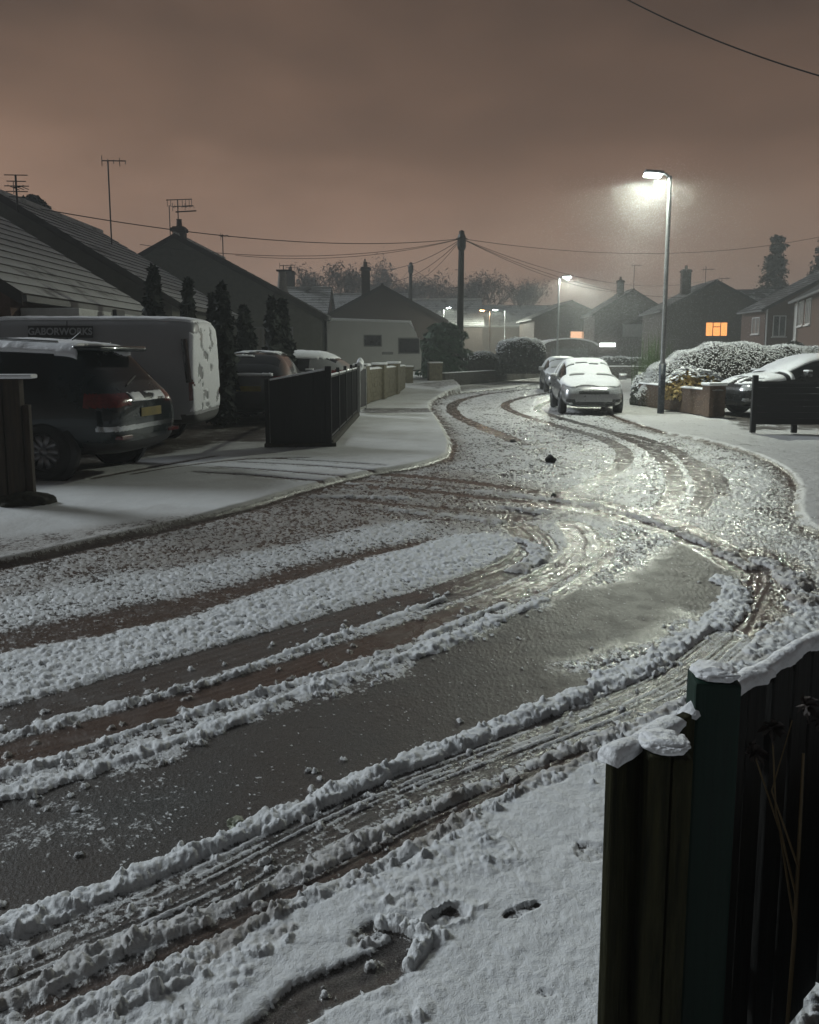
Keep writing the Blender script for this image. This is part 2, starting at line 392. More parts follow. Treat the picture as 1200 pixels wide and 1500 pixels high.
def ridge(pts, width, height, lump, dirt=0.05, seed=0, s=1.3, gap=0.0):
    """a thrown-up bank of lumpy slush along a line"""
    global S, H, C, D, Wt
    idx, d, sd, arc, tot = path_field(pts, width * 2.2 + 0.35)
    NR_[idx] = np.maximum(NR_[idx], np.exp(-np.maximum(0, d - width * 0.6) / 0.09))
    wob = 1 + (fbm(arc * 5.0, arc * 0 + seed, seed, 4) - 0.5) * 1.9
    ww = width * wob + (fb_sm[idx] - 0.5) * width * 0.5
    p = np.clip(1 - (d / np.maximum(ww, 0.01)) ** 2, 0, 1)
    if gap: p = p * sst(gap - 0.12, gap + 0.12, fbm(arc * 2.2, arc * 0 + 3.3, seed + 5, 3))
    f = sst(0.0, 0.35, p)
    hh = height * np.sqrt(p) * (0.25 + 1.4 * fbm(arc * 9, sd * 12, seed + 9, 4))
    H[idx] = np.maximum(H[idx] * (1 - f), hh)
    S[idx] += (s - S[idx]) * f; C[idx] += (lump - C[idx]) * f
    D[idx] += (dirt + (fbm(x[idx] * 7, y[idx] * 7, seed + 2, 3) > 0.62) * 0.55 * (dirt > 0.1) - D[idx]) * f; Wt[idx] += (0.35 - Wt[idx]) * f
def track(pts, width, s=0.12, dirt=0.5, wet=1.0, lines=5, linesnow=0.55, press=0.85, seed=0, fade=0.0, groove=0.0045):
    """a wheel line pressed through the snow, with streaks along it"""
    global S, H, C, D, Wt
    idx, d, sd, arc, tot = path_field(pts, width * 0.9 + 0.05)
    e = width / 2 + (fb_sm[idx] - 0.5) * 0.035
    f = sst(-0.015, 0.03, e - d)
    if fade: f = f * np.minimum(sst(0, fade, arc), sst(0, fade, tot - arc))
    f = f * press
    u_ = sd / (width / lines) * 1.25 + 40 + seed * 7 + (fbm(arc * 1.2, sd * 0, seed, 2) - 0.5) * 1.2
    st0 = (0.5 + 0.5 * np.cos(2 * math.pi * u_ / 1.25)) ** 1.5
    st = 0.55 * st0 + 0.6 * sst(0.3, 0.75, 0.65 * vnoise(u_, arc * 0.7, seed + 41) + 0.35 * vnoise(u_ * 2.3, arc * 2.0, seed + 43)); st = np.clip(st, 0, 1)
    brk = sst(0.28, 0.5, fbm(arc * 6, sd * 30, seed + 3, 3))
    ln = st ** 1.6 * (0.35 + 0.65 * brk)
    GZ[idx] = GZ[idx] * (1 - f) + groove * st * f; NZ[idx] += (0.28 - NZ[idx]) * f
    S[idx] += (s + linesnow * ln + (fb_mid[idx] - 0.5) * 0.2 - S[idx]) * f
    H[idx] += (0.001 + 0.005 * ln - H[idx]) * f
    C[idx] += (0.004 - C[idx]) * f
    D[idx] += (dirt + (fb_big[idx] - 0.5) * 0.3 - D[idx]) * f; Wt[idx] += (wet - Wt[idx]) * f

# distant wheel lines sweeping round the bend
track([(840, 566), (760, 572), (700, 580), (665, 592), (668, 608), (700, 624), (745, 642), (770, 655)], 0.34, -0.1, 0.3, 0.9, 2, 0.5, fade=1.6, press=0.95)
track([(850, 570), (790, 578), (748, 588), (742, 598), (775, 612), (830, 628), (880, 642), (912, 660), (912, 678), (885, 700), (840, 722), (790, 745), (745, 765)], 0.27, -0.15, 0.15, 1.0, 3, 0.25, press=1.0)
track([(845, 575), (800, 590), (790, 602), (840, 618), (890, 632), (940, 652), (975, 675), (990, 705), (985, 730), (965, 752)], 0.24, -0.15, 0.15, 1.0, 3, 0.25, press=1.0)
track([(880, 630), (940, 642), (995, 664), (1024, 698), (1032, 725), (1018, 755)], 0.22, -0.15, 0.15, 1.0, 3, 0.25, press=1.0)
track([(930, 645), (1000, 668), (1050, 700), (1060, 735)], 0.22, 0.0, 0.1, 1.0, 3, 0.5, fade=0.5, press=0.8)
# lines crossing from the drive to the right-hand bend
track([(330, 684), (480, 690), (600, 698), (750, 716), (900, 742), (1000, 772), (1075, 812), (1110, 845), (1100, 880), (1060, 930), (1000, 985)], 0.24, -0.1, 0.6, 1.0, 4, 0.35, press=0.98)
track([(300, 692), (450, 706), (640, 722), (760, 736), (870, 752), (960, 775), (1030, 805), (1080, 835)], 0.20, -0.1, 0.7, 1.0, 3, 0.35, press=0.98)
track([(420, 720), (560, 738), (700, 750), (800, 757)], 0.16, 0.1, 0.9, 0.7, 2, 0.3, press=0.8, fade=0.3)
track([(470, 703), (620, 710), (760, 727), (860, 745)], 0.12, 0.1, 0.9, 0.7, 2, 0.3, press=0.8, fade=0.3)
for q, (ps, wd, hg) in enumerate((([(480, 714), (640, 716), (760, 728), (860, 741)], 0.10, 0.03), ([(450, 728), (600, 732), (720, 744), (800, 752)], 0.12, 0.035), ([(860, 738), (950, 764), (1030, 798), (1100, 835)], 0.10, 0.03), ([(540, 745), (660, 757), (740, 768)], 0.12, 0.03))):
    ridge(ps, wd * 0.7, hg * 0.5, 0.02, 0.6, 80 + q, 0.8, gap=0.48)
# wheel lines nearer by
track([(-80, 1078), (0, 1062), (200, 1003), (400, 942), (550, 897), (650, 870), (735, 838), (783, 812), (782, 792), (760, 772)], 0.34, 0.02, 0.35, 0.7, 5, 0.12, press=0.97, groove=0.0012)
track([(560, 892), (650, 868), (735, 836), (785, 812), (786, 790), (758, 768)], 0.27, -0.1, 0.3, 1.0, 5, 0.55, press=0.98, fade=0.3)
track([(-80, 1135), (0, 1113), (250, 1040), (450, 976), (600, 926), (700, 890), (790, 852), (845, 815), (852, 792), (835, 768)], 0.26, 0.0, 0.95, 0.7, 5, 0.12, press=0.97, groove=0.0012)
track([(640, 912), (700, 890), (790, 852), (850, 817), (862, 792), (838, 764)], 0.29, -0.1, 0.3, 1.0, 5, 0.55, press=0.98, fade=0.3)
track([(800, 885), (850, 850), (890, 815), (890, 790)], 0.10, -0.1, 0.3, 1.0, 2, 0.8, press=0.9, fade=0.3)
ridge([(-60, 1100), (0, 1084), (130, 1046), (300, 1003), (430, 955), (560, 910), (650, 880)], 0.036, 0.010, 0.014, 0.08, 101, gap=0.36)
ridge([(-60, 1152), (0, 1138), (100, 1110), (200, 1072), (400, 1012), (550, 962), (640, 927), (740, 886)], 0.036, 0.011, 0.014, 0.10, 102, gap=0.34)
ridge([(-60, 1185), (0, 1166), (100, 1140), (300, 1072), (450, 1012), (600, 962), (720, 912), (800, 880)], 0.050, 0.012, 0.014, 0.06, 103, gap=0.20)
ridge([(755, 792), (780, 800), (790, 818), (760, 836)], 0.07, 0.014, 0.02, 0.2, 104, s=0.9)
ridge([(1060, 850), (1078, 872), (1050, 915), (980, 965), (900, 1000)], 0.10, 0.012, 0.016, 0.05, 105, s=1.05)
ridge([(1200, 880), (1180, 905), (1120, 955), (1060, 1000)], 0.12, 0.012, 0.016, 0.12, 106, s=1.05)
ridge([(1120, 825), (1160, 850), (1180, 890)], 0.09, 0.025, 0.024, 0.45, 107, s=0.9)
# the near wheel line and its banks
track([(-100, 1482), (0, 1440), (150, 1372), (300, 1302), (450, 1222), (600, 1152), (750, 1096), (900, 1040), (1000, 990), (1070, 935)], 0.26, 0.20, 0.30, 0.75, 8, 0.75, press=0.98, groove=0.003)
ridge([(-100, 1404), (0, 1366), (60, 1345), (200, 1289), (400, 1204), (600, 1119), (800, 1040), (950, 978)], 0.055, 0.022, 0.016, 0.03, 111)
ridge([(-60, 1500), (60, 1448), (130, 1408), (300, 1346), (450, 1276), (600, 1202), (750, 1140), (880, 1085), (1010, 1030)], 0.036, 0.012, 0.017, 0.55, 112, gap=0.36)
track([(60, 1490), (200, 1425), (350, 1350), (500, 1278), (620, 1215), (750, 1153), (860, 1105)], 0.09, 0.05, 0.8, 0.8, 3, 0.4, press=0.95)
near_v = zone([(60, 1530), (300, 1412), (400, 1352), (560, 1282), (700, 1200), (870, 1116), (1010, 1044), (1110, 990), (1200, 930), (1400, 1000), (1500, 1600), (900, 2600), (-300, 2600)], 0.05, 0.03, 0.2, 17, smooth=False)
blend(near_v, s=1.02 + (fb_mid - 0.5) * 0.3, h=0.014 + 0.012 * (fb_mid - 0.3) + 0.006 * (fb_sm - 0.5), c=0.003 + 0.010 * sst(0.5, 0.75, fb_mid), d=0.02 + 0.22 * sst(0.5, 0.75, fb_big), w=0.3)
ridge([(60, 1512), (300, 1404), (400, 1344), (560, 1274), (700, 1194), (870, 1112), (1010, 1042)], 0.036, 0.013, 0.015, 0.22, 113, gap=0.24)
ridge([(-20, 1560), (160, 1490), (330, 1418), (420, 1368)], 0.035, 0.022, 0.022, 0.3, 114, gap=0.4)
# scrape and footprints by the gate
def dent(px, py, lx, ly, ang, depth, seed=0, s=0.42, dirt=0.3):
    global S, H, C, D
    gx, gy = G(px, py); ca, sa = math.cos(ang), math.sin(ang)
    u = ((x - gx) * ca + (y - gy) * sa) / lx; v = (-(x - gx) * sa + (y - gy) * ca) / ly
    q = np.sqrt(u * u + v * v) + (fb_mid - 0.5) * 1.5 + (fb_sm - 0.5) * 0.9
    f = 1 - sst(0.75, 1.0, q); rim = np.exp(-((q - 1.10) / 0.14) ** 2) * sst(0.42, 0.62, fb_mid)
    S += (s + 0.30 + (fb_sm - 0.5) * 1.6 + (fb_mid - 0.5) - S) * f * 0.9; H += (0.006 - H) * f; H += rim * 0.010; C += (0.016 - C) * np.clip(f * 0.5 + rim * 0.6, 0, 1); D += (dirt - D) * f
track([(395, 1520), (450, 1470), (520, 1440), (585, 1410), (606, 1388), (590, 1372), (555, 1372)], 0.13, -0.08, 0.35, 0.8, 2, 0.30, press=0.98)
ridge([(560, 1358), (600, 1366), (622, 1388), (600, 1420)], 0.018, 0.022, 0.02, 0.05, 120)
for q, a in enumerate(((655, 1352, .11, .035, .62), (765, 1340, .05, .018, .5), (800, 1462, .022, .012, .1), (868, 1255, .06, .05, .6), (545, 1382, .06, .03, .2))):
    dent(*a, 0.03, q)

# ---- pavements, drives, gardens
kl = world_line(KERB_L); krr = world_line(KERB_R)
polyL = [tuple(p) for p in kl] + [(30, 62), (30, 400), (-400, 400), (-400, 1), (-30, 1)]
inL = inside(polyL)
polyR = [tuple(p) for p in krr] + [(60, 6), (60, 90), (12, 90)]
inR = inside(polyR) & ~inL
off = inL | inR
z_base = np.zeros(n, np.float32)
idx, d, sd, arc, tot = path_field(KERB_L, 2.5)
dl = np.full(n, 99, np.float32); dl[idx] = d
idx, d, sd, arc, tot = path_field(KERB_R, 2.5)
dr = np.full(n, 99, np.float32); dr[idx] = d
step = sst(0.0, 0.10, np.where(inL, dl, np.where(inR, dr, 0)))
kh = np.where(inL, np.where(dl < 90, 0.05 + 0.012 * vnoise(x * 0.4, y * 0.4, 5), 0.05), 0.028)
z_base = np.where(off, step * kh, 0)
z_base += np.where(inL & (x < 2.0), 0.30 * sst(28, 34, y), 0)
so = off.astype(np.float32)
blend(so, s=1.15, h=0.022 + 0.010 * (fb_big - 0.5) + 0.006 * (fb_mid - 0.5), c=0.003, d=np.where(inL, 0.28, 0.34) + 0.30 * sst(0.45, 0.75, fb_big), w=np.where(inR, 0.5, 0.2))
blend((inR & (dr < 2.6)).astype(np.float32) * sst(2.6, 1.2, dr), s=0.78 + (fb_mid - 0.5) * 0.8, c=0.006, d=0.5)
edge = np.clip(1 - np.minimum(np.where(inL, dl, 99), np.where(inR, dr, 99)) / 0.30, 0, 1) * so
blend(sst(0.7, 0.95, edge) * sst(0.42, 0.6, fb_mid), s=0.30, c=0.008, d=0.7)
gut = (~off) * np.clip(1 - np.minimum(dl, dr) / 0.35, 0, 1)
blend(gut * (0.5 + 0.5 * (fb_mid > 0.5)), s=0.30, d=0.9, c=0.012)
# thin snow where cars stand, wheel ruts over the drive
blend(zone([(40, 712), (150, 694), (330, 652), (480, 650), (470, 560), (300, 560), (-400, 600), (-500, 800), (40, 722)], 0.35, 0.3, 0.7, 18, smooth=False), s=0.30 + (fb_mid - 0.5) * 0.7, h=0.003, d=0.5, w=0.6)
blend(zone([(-100, 800), (0, 795), (180, 775), (300, 760), (260, 775), (130, 803), (0, 832), (-100, 850)], 0.35, 0.25, 0.8, 19), s=0.55, d=0.7, h=0.010)
for q, (ps, wd) in enumerate((([(265, 698), (360, 704), (440, 711), (520, 717)], 0.11), ([(300, 690), (400, 697), (490, 705), (560, 708)], 0.10), ([(330, 683), (450, 689), (540, 696), (600, 700)], 0.10), ([(380, 678), (480, 683), (580, 690)], 0.09), ([(180, 705), (260, 691), (360, 680), (470, 677)], 0.12), ([(120, 712), (230, 690), (330, 672)], 0.12))):
    track(ps, wd * 1.25, -0.1, 0.85, 0.6, 1, 0.25, press=0.97, seed=q, fade=0.3)
    if q < 4: ridge([(a, b + 3) for a, b in ps], 0.05, 0.012, 0.014, 0.3, 130 + q, gap=0.42)
blend(zone([(528, 601), (645, 601), (640, 608), (525, 610)], 0.15, 0.05, 0.3, 20, smooth=False), s=0.42, d=0.3, h=0.008)
blend(zone([(600, 575), (720, 564), (800, 553), (800, 562), (690, 574), (640, 580)], 0.4, 0.3, 0.8, 22, smooth=False), s=0.5, d=0.5)
blend(zone([(1030, 605), (1250, 605), (1250, 634), (1090, 634)], 0.3, 0.3, 0.6, 23, smooth=False), s=0.35 + (fb_mid - .5), d=0.3)

for ps, wd in ((KERB_L[0:10], 0.13), (KERB_R[5:9], 0.10), (KERB_R[1:5], 0.10)):
    track(ps, wd, 0.05, 0.85, 0.8, 1, 0.25, press=0.85)
# ---- put it together
cd, ci = worley((wx + (fb_sm - .5) * .05) / 0.06, (wy + (fb_mid - .5) * .06) / 0.06, 90); present = (ci < 0.30 * NR_).astype(np.float32)
chunk = np.sqrt(np.clip(1 - (cd / (0.22 + 0.9 * ci)) ** 2, 0, 1)) * present * ~off
sd_, si_ = worley(x / 0.02, y / 0.02, 95); S = S + ((si_ < 0.13) & (sd_ < 0.12 + 1.2 * si_) & (C < 0.008) & ~off) * 0.5
S = np.maximum(S, chunk * 1.25); H = H + chunk * 0.012 * (0.4 + 1.2 * L2)
cl = C * (0.55 * L8 + 0.55 * L4 + 0.32 * L2)
lumpcov = np.clip((0.6 * L4 + 0.4 * L2 + 0.25 * L8), 0, 1)
keep = np.clip(S, 0, 1)
rn = _hash(np.arange(n) % 8191, np.arange(n) // 8191, 5) - 0.5; rdist = np.hypot(x, y)
rough_z = rn * rdist * np.where(off, 0.0003, 0.0008 + 0.0017 * np.clip(Wt - 0.55, 0, 0.45) / 0.45) * (1 - near_v) * NZ
z = z_base + H * np.clip(S + 0.25, 0.1, 1) + cl * np.clip(keep * 1.3, 0, 1) * (0.5 + 0.9 * fb_sm) + rough_z + GZ
cov = S + (lumpcov - 0.45) * np.clip(C * 60, 0, 1.0) * (1 - np.clip(S - 1.0, 0, 0.25) * 3.2) + (fb_sm - 0.5) * 0.35
dirt = np.clip(D + (fb_mid - 0.5) * 0.3, 0, 1)

Z = np.zeros(len(X), np.float32); aS = np.full(len(X), 1.1, np.float32); aD = np.zeros(len(X), np.float32); aW = np.full(len(X), 0.15, np.float32)
Z[:] = 0.02
rim = sst(50, 62, RR.ravel()[NEAR])
Z[NEAR] = z * (1 - rim) + 0.02 * rim; aS[NEAR] = cov * (1 - rim) + 1.1 * rim; aD[NEAR] = dirt * (1 - rim); aW[NEAR] = np.clip(Wt, 0, 1)
zoneid = np.full(len(X), 2, np.int8)                  # 0 road, 1 pavement, 2 ground
BACK_L = [(-300, 770), (0, 742), (60, 716), (260, 690), (420, 655), (486, 652), (527, 606), (560, 590), (604, 572)]
pav = inside([tuple(p) for p in kl[:97]] + [G(*p) for p in reversed(BACK_L)])
pav_r = inside([tuple(p) for p in krr] + [G(1500, 700), G(1110, 640), G(1045, 613), G(940, 594)])
near_pav = near_v > 0.5
zoneid[NEAR] = np.where(near_pav, 1, np.where(~off, 0, np.where((pav & inL) | (pav_r & inR), 1, 2)))

ii = np.arange((NR - 1) * NA).reshape(NR - 1, NA)
quads = np.stack([ii, np.roll(ii, -1, 1), np.roll(ii, -1, 1) + NA, ii + NA], -1).reshape(-1, 4)
fz = zoneid[quads[:, 0]]

def ground_material():
    m = bpy.data.materials.new('slushy_road'); m.use_nodes = True; t = m.node_tree; b = t.nodes['Principled BSDF']
    L = t.links.new
    def N(ty, **k):
        q = t.nodes.new(ty)
        for a, v in k.items(): setattr(q, a, v)
        return q
    at = {k: N('ShaderNodeAttribute', attribute_name=k) for k in ('snow', 'dirt', 'wet')}
    tc = N('ShaderNodeTexCoord')
    def noise(s, d=3, r=0.6):
        q = N('ShaderNodeTexNoise'); q.inputs['Scale'].default_value = s; q.inputs['Detail'].default_value = d; q.inputs['Roughness'].default_value = r
        L(tc.outputs['Object'], q.inputs['Vector']); return q
    def math_(op, a, c, clamp=False):
        q = N('ShaderNodeMath', operation=op); q.use_clamp = clamp
        for i, v in enumerate((a, c)):
            if isinstance(v, (int, float)): q.inputs[i].default_value = v
            else: L(v, q.inputs[i])
        return q.outputs[0]
    def mix(f, a, c):
        q = N('ShaderNodeMix', data_type='RGBA'); L(f, q.inputs[0]) if not isinstance(f, (int, float)) else None
        for i, v in ((6, a), (7, c)):
            if isinstance(v, tuple): q.inputs[i].default_value = (*v, 1)
            else: L(v, q.inputs[i])
        return q.outputs[2]
    def mixf(f, a, c):
        q = N('ShaderNodeMix', data_type='FLOAT'); L(f, q.inputs[0])
        for i, v in ((2, a), (3, c)):
            if isinstance(v, (int, float)): q.inputs[i].default_value = v
            else: L(v, q.inputs[i])
        return q.outputs[0]
    n1 = noise(95, 3); n2 = noise(24, 4); n3 = noise(260, 2); n4 = noise(5, 4)
    k = math_('ADD', math_('MULTIPLY', n1.outputs['Fac'], 0.8), math_('MULTIPLY', noise(33, 2).outputs['Fac'], 0.7)); k = math_('SUBTRACT', k, 0.75)
    cov_ = math_('ADD', at['snow'].outputs['Fac'], k)
    mr = N('ShaderNodeMapRange'); mr.interpolation_type = 'SMOOTHSTEP'; mr.inputs['From Min'].default_value = 0.38; mr.inputs['From Max'].default_value = 0.66
    L(cov_, mr.inputs[0]); mask = mr.outputs[0]
    chip = N('ShaderNodeValToRGB'); L(n3.outputs['Fac'], chip.inputs[0])
    chip.color_ramp.elements[0].position = 0.35; chip.color_ramp.elements[0].color = (0.020, 0.0195, 0.019, 1)
    chip.color_ramp.elements[1].position = 0.75; chip.color_ramp.elements[1].color = (0.21, 0.205, 0.195, 1)
    mud = mix(n2.outputs['Fac'], (0.060, 0.036, 0.026), (0.125, 0.078, 0.056))
    bare = mix(math_('MULTIPLY', at['dirt'].outputs['Fac'], 0.9, True), chip.outputs[0], mud)
    white = mix(n4.outputs['Fac'], (0.70, 0.72, 0.74), (0.84, 0.85, 0.86))
    dsn = mix(n2.outputs['Fac'], (0.16, 0.13, 0.105), (0.42, 0.38, 0.34))
    snow_c = mix(math_('MULTIPLY', at['dirt'].outputs['Fac'], 0.85, True), white, dsn)
    L(mix(mask, bare, snow_c), b.inputs['Base Color'])
    pud = N('ShaderNodeMapRange'); pud.inputs['From Min'].default_value = 0.47; pud.inputs['From Max'].default_value = 0.62; pud.inputs['To Min'].default_value = 0.09; pud.inputs['To Max'].default_value = 0.34; L(noise(7, 5).outputs['Fac'], pud.inputs[0])
    r_bare = mixf(at['wet'].outputs['Fac'], 0.66, pud.outputs[0])
    r_snow = mixf(at['wet'].outputs['Fac'], 0.65, 0.30)
    L(mixf(mask, r_bare, r_snow), b.inputs['Roughness'])
    L(mixf(mask, mixf(at['wet'].outputs['Fac'], -0.1, 0.9), mixf(at['wet'].outputs['Fac'], 0.25, 0.5)), b.inputs['Specular IOR Level'])
    hgt = math_('ADD', math_('MULTIPLY', n1.outputs['Fac'], 0.6), math_('MULTIPLY', n3.outputs['Fac'], 0.4))
    hgt = math_('ADD', hgt, math_('MULTIPLY', mask, 0.5))
    bp = N('ShaderNodeBump'); bp.inputs['Distance'].default_value = 0.007; L(hgt, bp.inputs['Height'])
    L(mixf(mask, 0.55, 0.75), bp.inputs['Strength'])
    L(bp.outputs[0], b.inputs['Normal'])
    return m
GROUND = ground_material()
P3 = np.stack([X, Y, Z], -1)
def ground_piece(name, fmask):
    F = quads[fmask]; used, inv = np.unique(F.ravel(), return_inverse=True); F2 = inv.reshape(-1, 4)
    o = raw_mesh(name, P3[used], F2[:, ::-1], GROUND, smooth=True)
    for nm, arr in (('snow', aS), ('dirt', aD), ('wet', aW)):
        at = o.data.attributes.new(nm, 'FLOAT', 'POINT'); at.data.foreach_set('value', arr[used])
    o['kind'] = 'structure'
    return o
ground_piece('road', fz == 0); ground_piece('pavement', fz == 1); ground_piece('ground', fz == 2)
def gz(px, py):                                          # ground level at a place
    i = np.argmin((X - px) ** 2 + (Y - py) ** 2); return float(Z[i])

# ================================================================== HOUSES
BRICK_D = M('dark_brick', (0.05, 0.036, 0.030), 0.85, 0.35, scale=14, bump=0.006)
BRICK_B = M('brown_brick', (0.085, 0.048, 0.035), 0.85, 0.3, scale=14, bump=0.006)
RENDER_G = M('grey_render', (0.11, 0.11, 0.092), 0.9, 0.2, scale=5, bump=0.006, bscale=60)
RENDER_W = M('pale_render', (0.34, 0.335, 0.31), 0.9, 0.15, scale=4, bump=0.005, bscale=60)
TILE_D = M('dark_roof_tile', (0.045, 0.040, 0.038), 0.75, 0.3, scale=7)
TIMBER_D = M('dark_timber', (0.022, 0.018, 0.016), 0.7, 0.3, scale=5, stretch=(8, 8, 0.7))
ROOF_SNOW = snowy('tiles_under_snow', (0.10, 0.095, 0.09), (0.18, 0.175, 0.17), cover=0.74, scale=1.0, snowcol=(0.46, 0.46, 0.455))
ROOF_THIN = snowy('tiles_dusted_with_snow', (0.04, 0.037, 0.035), (0.07, 0.066, 0.062), cover=0.34, scale=1.1, snowcol=(0.32, 0.32, 0.32))
ROOF_BARE = snowy('brown_tiles', (0.030, 0.022, 0.019), (0.05, 0.037, 0.032), cover=0.06, scale=0.9, snowcol=(0.3, 0.3, 0.3))
WARM = lit_pane('lit_room_orange', (1.0, 0.30, 0.07), (1.0, 0.42, 0.13), 1.15)
WARM2 = lit_pane('lit_room_peach', (0.80, 0.42, 0.24), (1.0, 0.55, 0.32), 1.0)
WHITE_L = EM('fluorescent_white', (0.92, 1.0, 0.96), 3.0)

def roof_slope(mb, a, b, c, d, courses, step=0.025, over=0.02):
    """stepped tile courses over the quad a,b (eaves) - d,c (ridge); risers use material 1"""
    a, b, c, d = map(Vector, (a, b, c, d)); nrm = (b - a).cross(d - a).normalized()
    if nrm.z < 0: nrm = -nrm
    for i in range(courses):
        t0, t1 = i / courses, (i + 1) / courses
        p0, p1 = a.lerp(d, t0), b.lerp(c, t0); q0, q1 = a.lerp(d, t1), b.lerp(c, t1)
        up = nrm * step
        mb.add([p0 + up, p1 + up, q1, q0], [(0, 1, 2, 3)], 0)
        mb.add([p0, p1, p1 + up, p0 + up], [(0, 1, 2, 3)], 1)
        mb.add([p0, p0 + up, q0], [(0, 1, 2)], 1); mb.add([p1, p1 + up, q1], [(0, 1, 2)], 1)
def window(par, Mx, w, h, pane, frame=UPVC, mull=(0.5,), trans=(), sill=True, split=None, name='window'):
    """Mx takes local x (along wall), y (out of the wall, negative outward), z up from the window's foot"""
    f = MB(); t = 0.06
    f.box(-w / 2, w / 2, -0.05, 0.02, 0, t, 0, Mx).box(-w / 2, w / 2, -0.05, 0.02, h - t, h, 0, Mx)
    f.box(-w / 2, -w / 2 + t, -0.05, 0.02, t, h - t, 0, Mx).box(w / 2 - t, w / 2, -0.05, 0.02, t, h - t, 0, Mx)
    for u in mull: f.box(-w / 2 + u * w - t / 2, -w / 2 + u * w + t / 2, -0.047, 0.02, t, h - t, 0, Mx)
    for (u0, u1, v) in trans: f.box(-w / 2 + u0 * w, -w / 2 + u1 * w, -0.044, 0.02, v * h - t / 2, v * h + t / 2, 0, Mx)
    fo = f.obj(name, frame, par)
    MB().box(-w / 2 + 0.02, w / 2 - 0.02, -0.02, -0.012, 0.02, h - 0.02, 0, Mx).obj('pane', pane, fo)
    if sill: MB().bbox(-w / 2 - 0.08, w / 2 + 0.08, -0.12, 0.0, -0.07, -0.005, 0.01, 0, Mx).obj('sill', UPVC if frame is UPVC else UPVC_D, fo)
    return fo
def house(name, label, loc, rz, w, d, eave, ridge, wallm, roofm, z0=0.0, over=0.35, courses=14, wins=(), chim=None, group=None, verge=True, riser=TILE_D, left_eave=None, cat='house', gut=True):
    """local x across the gable, y back along the ridge; near gable at y=0"""
    t = thing(name, label, cat, (loc[0], loc[1], z0), rz, group)
    le = eave if left_eave is None else left_eave
    poly = [(-w / 2, 0), (w / 2, 0), (w / 2, eave), (0, ridge - 0.06), (-w / 2, le)]
    wall = MB().prism(poly, 0, d, 0).obj('wall', wallm, t)
    sl = (ridge - eave) / (w / 2); sll = (ridge - le) / (w / 2); o = 0.32
    rf = MB(); y0, y1 = -over * 0.55, d + over * 0.55
    roof_slope(rf, (w / 2 + o, y0, eave - o * sl), (w / 2 + o, y1, eave - o * sl), (0, y1, ridge), (0, y0, ridge), courses)
    roof_slope(rf, (-w / 2 - o, y1, le - o * sll), (-w / 2 - o, y0, le - o * sll), (0, y0, ridge), (0, y1, ridge), courses)
    roof = rf.obj('roof', [roofm, riser], t)
    rt = MB().tube([(0, y0, ridge + 0.02), (0, y1, ridge + 0.02)], 0.09, 8).obj('ridge_tile', roofm, roof)
    if verge:
        th = 0.20
        for s, ee, ss in ((1, eave, sl), (-1, le, sll)):
            yy = y0 - 0.03
            A = Vector((s * (w / 2 + o), yy, ee - o * ss)); B = Vector((0, yy, ridge))
            MB().add([A + Vector((0, 0, 0.03)), B + Vector((0, 0, 0.03)), B - Vector((0, 0, th)), A - Vector((0, 0, th)),
                      A + Vector((0, 0.026, 0.03)), B + Vector((0, 0.026, 0.03)), B + Vector((0, 0.026, -th)), A + Vector((0, 0.026, -th))],
                     [(0, 1, 2, 3), (7, 6, 5, 4), (0, 4, 5, 1), (3, 2, 6, 7), (0, 3, 7, 4), (1, 5, 6, 2)]).obj('bargeboard', TIMBER_D, t)
    if gut:
        for s, ee, ss in ((1, eave, sl), (-1, le, sll)):
            MB().box(s * (w / 2 + o - 0.02) - 0.05, s * (w / 2 + o - 0.02) + 0.07, y0 + 0.05, y1 - 0.05, ee - o * ss - 0.13, ee - o * ss - 0.02).obj('gutter', UPVC_D, t)
    if chim:
        for (cx, cyy, ct, cw) in chim:
            c = MB().bbox(cx - cw / 2, cx + cw / 2, cyy - cw / 2, cyy + cw / 2, ridge - 1.0, ct, 0.02)
            c.bbox(cx - cw / 2 - 0.06, cx + cw / 2 + 0.06, cyy - cw / 2 - 0.06, cyy + cw / 2 + 0.06, ct - 0.22, ct - 0.06, 0.02)
            co = c.obj('chimney', BRICK_D, roof)
            MB().lathe([(0.0, ct), (0.13, ct), (0.11, ct + 0.28), (0.13, ct + 0.32), (0.09, ct + 0.32), (0, ct + 0.3)], 10, Matrix.Translation((cx, cyy, 0))).obj('chimney_pot', M('clay_pot', (0.06, 0.03, 0.022), 0.8), roof)
    for wn_ in wins:
        side, u, zz, ww, hh, pane = wn_[:6]; kw = wn_[6] if len(wn_) > 6 else {}
        if side == 'front': Mx = Matrix.Translation((u, 0, zz))
        elif side == 'right': Mx = Matrix.Translation((w / 2, u, zz)) @ Matrix.Rotation(R(90), 4, 'Z')
        else: Mx = Matrix.Translation((-w / 2, u, zz)) @ Matrix.Rotation(R(-90), 4, 'Z')
        window(t, Mx, ww, hh, pane, **kw)
    return t

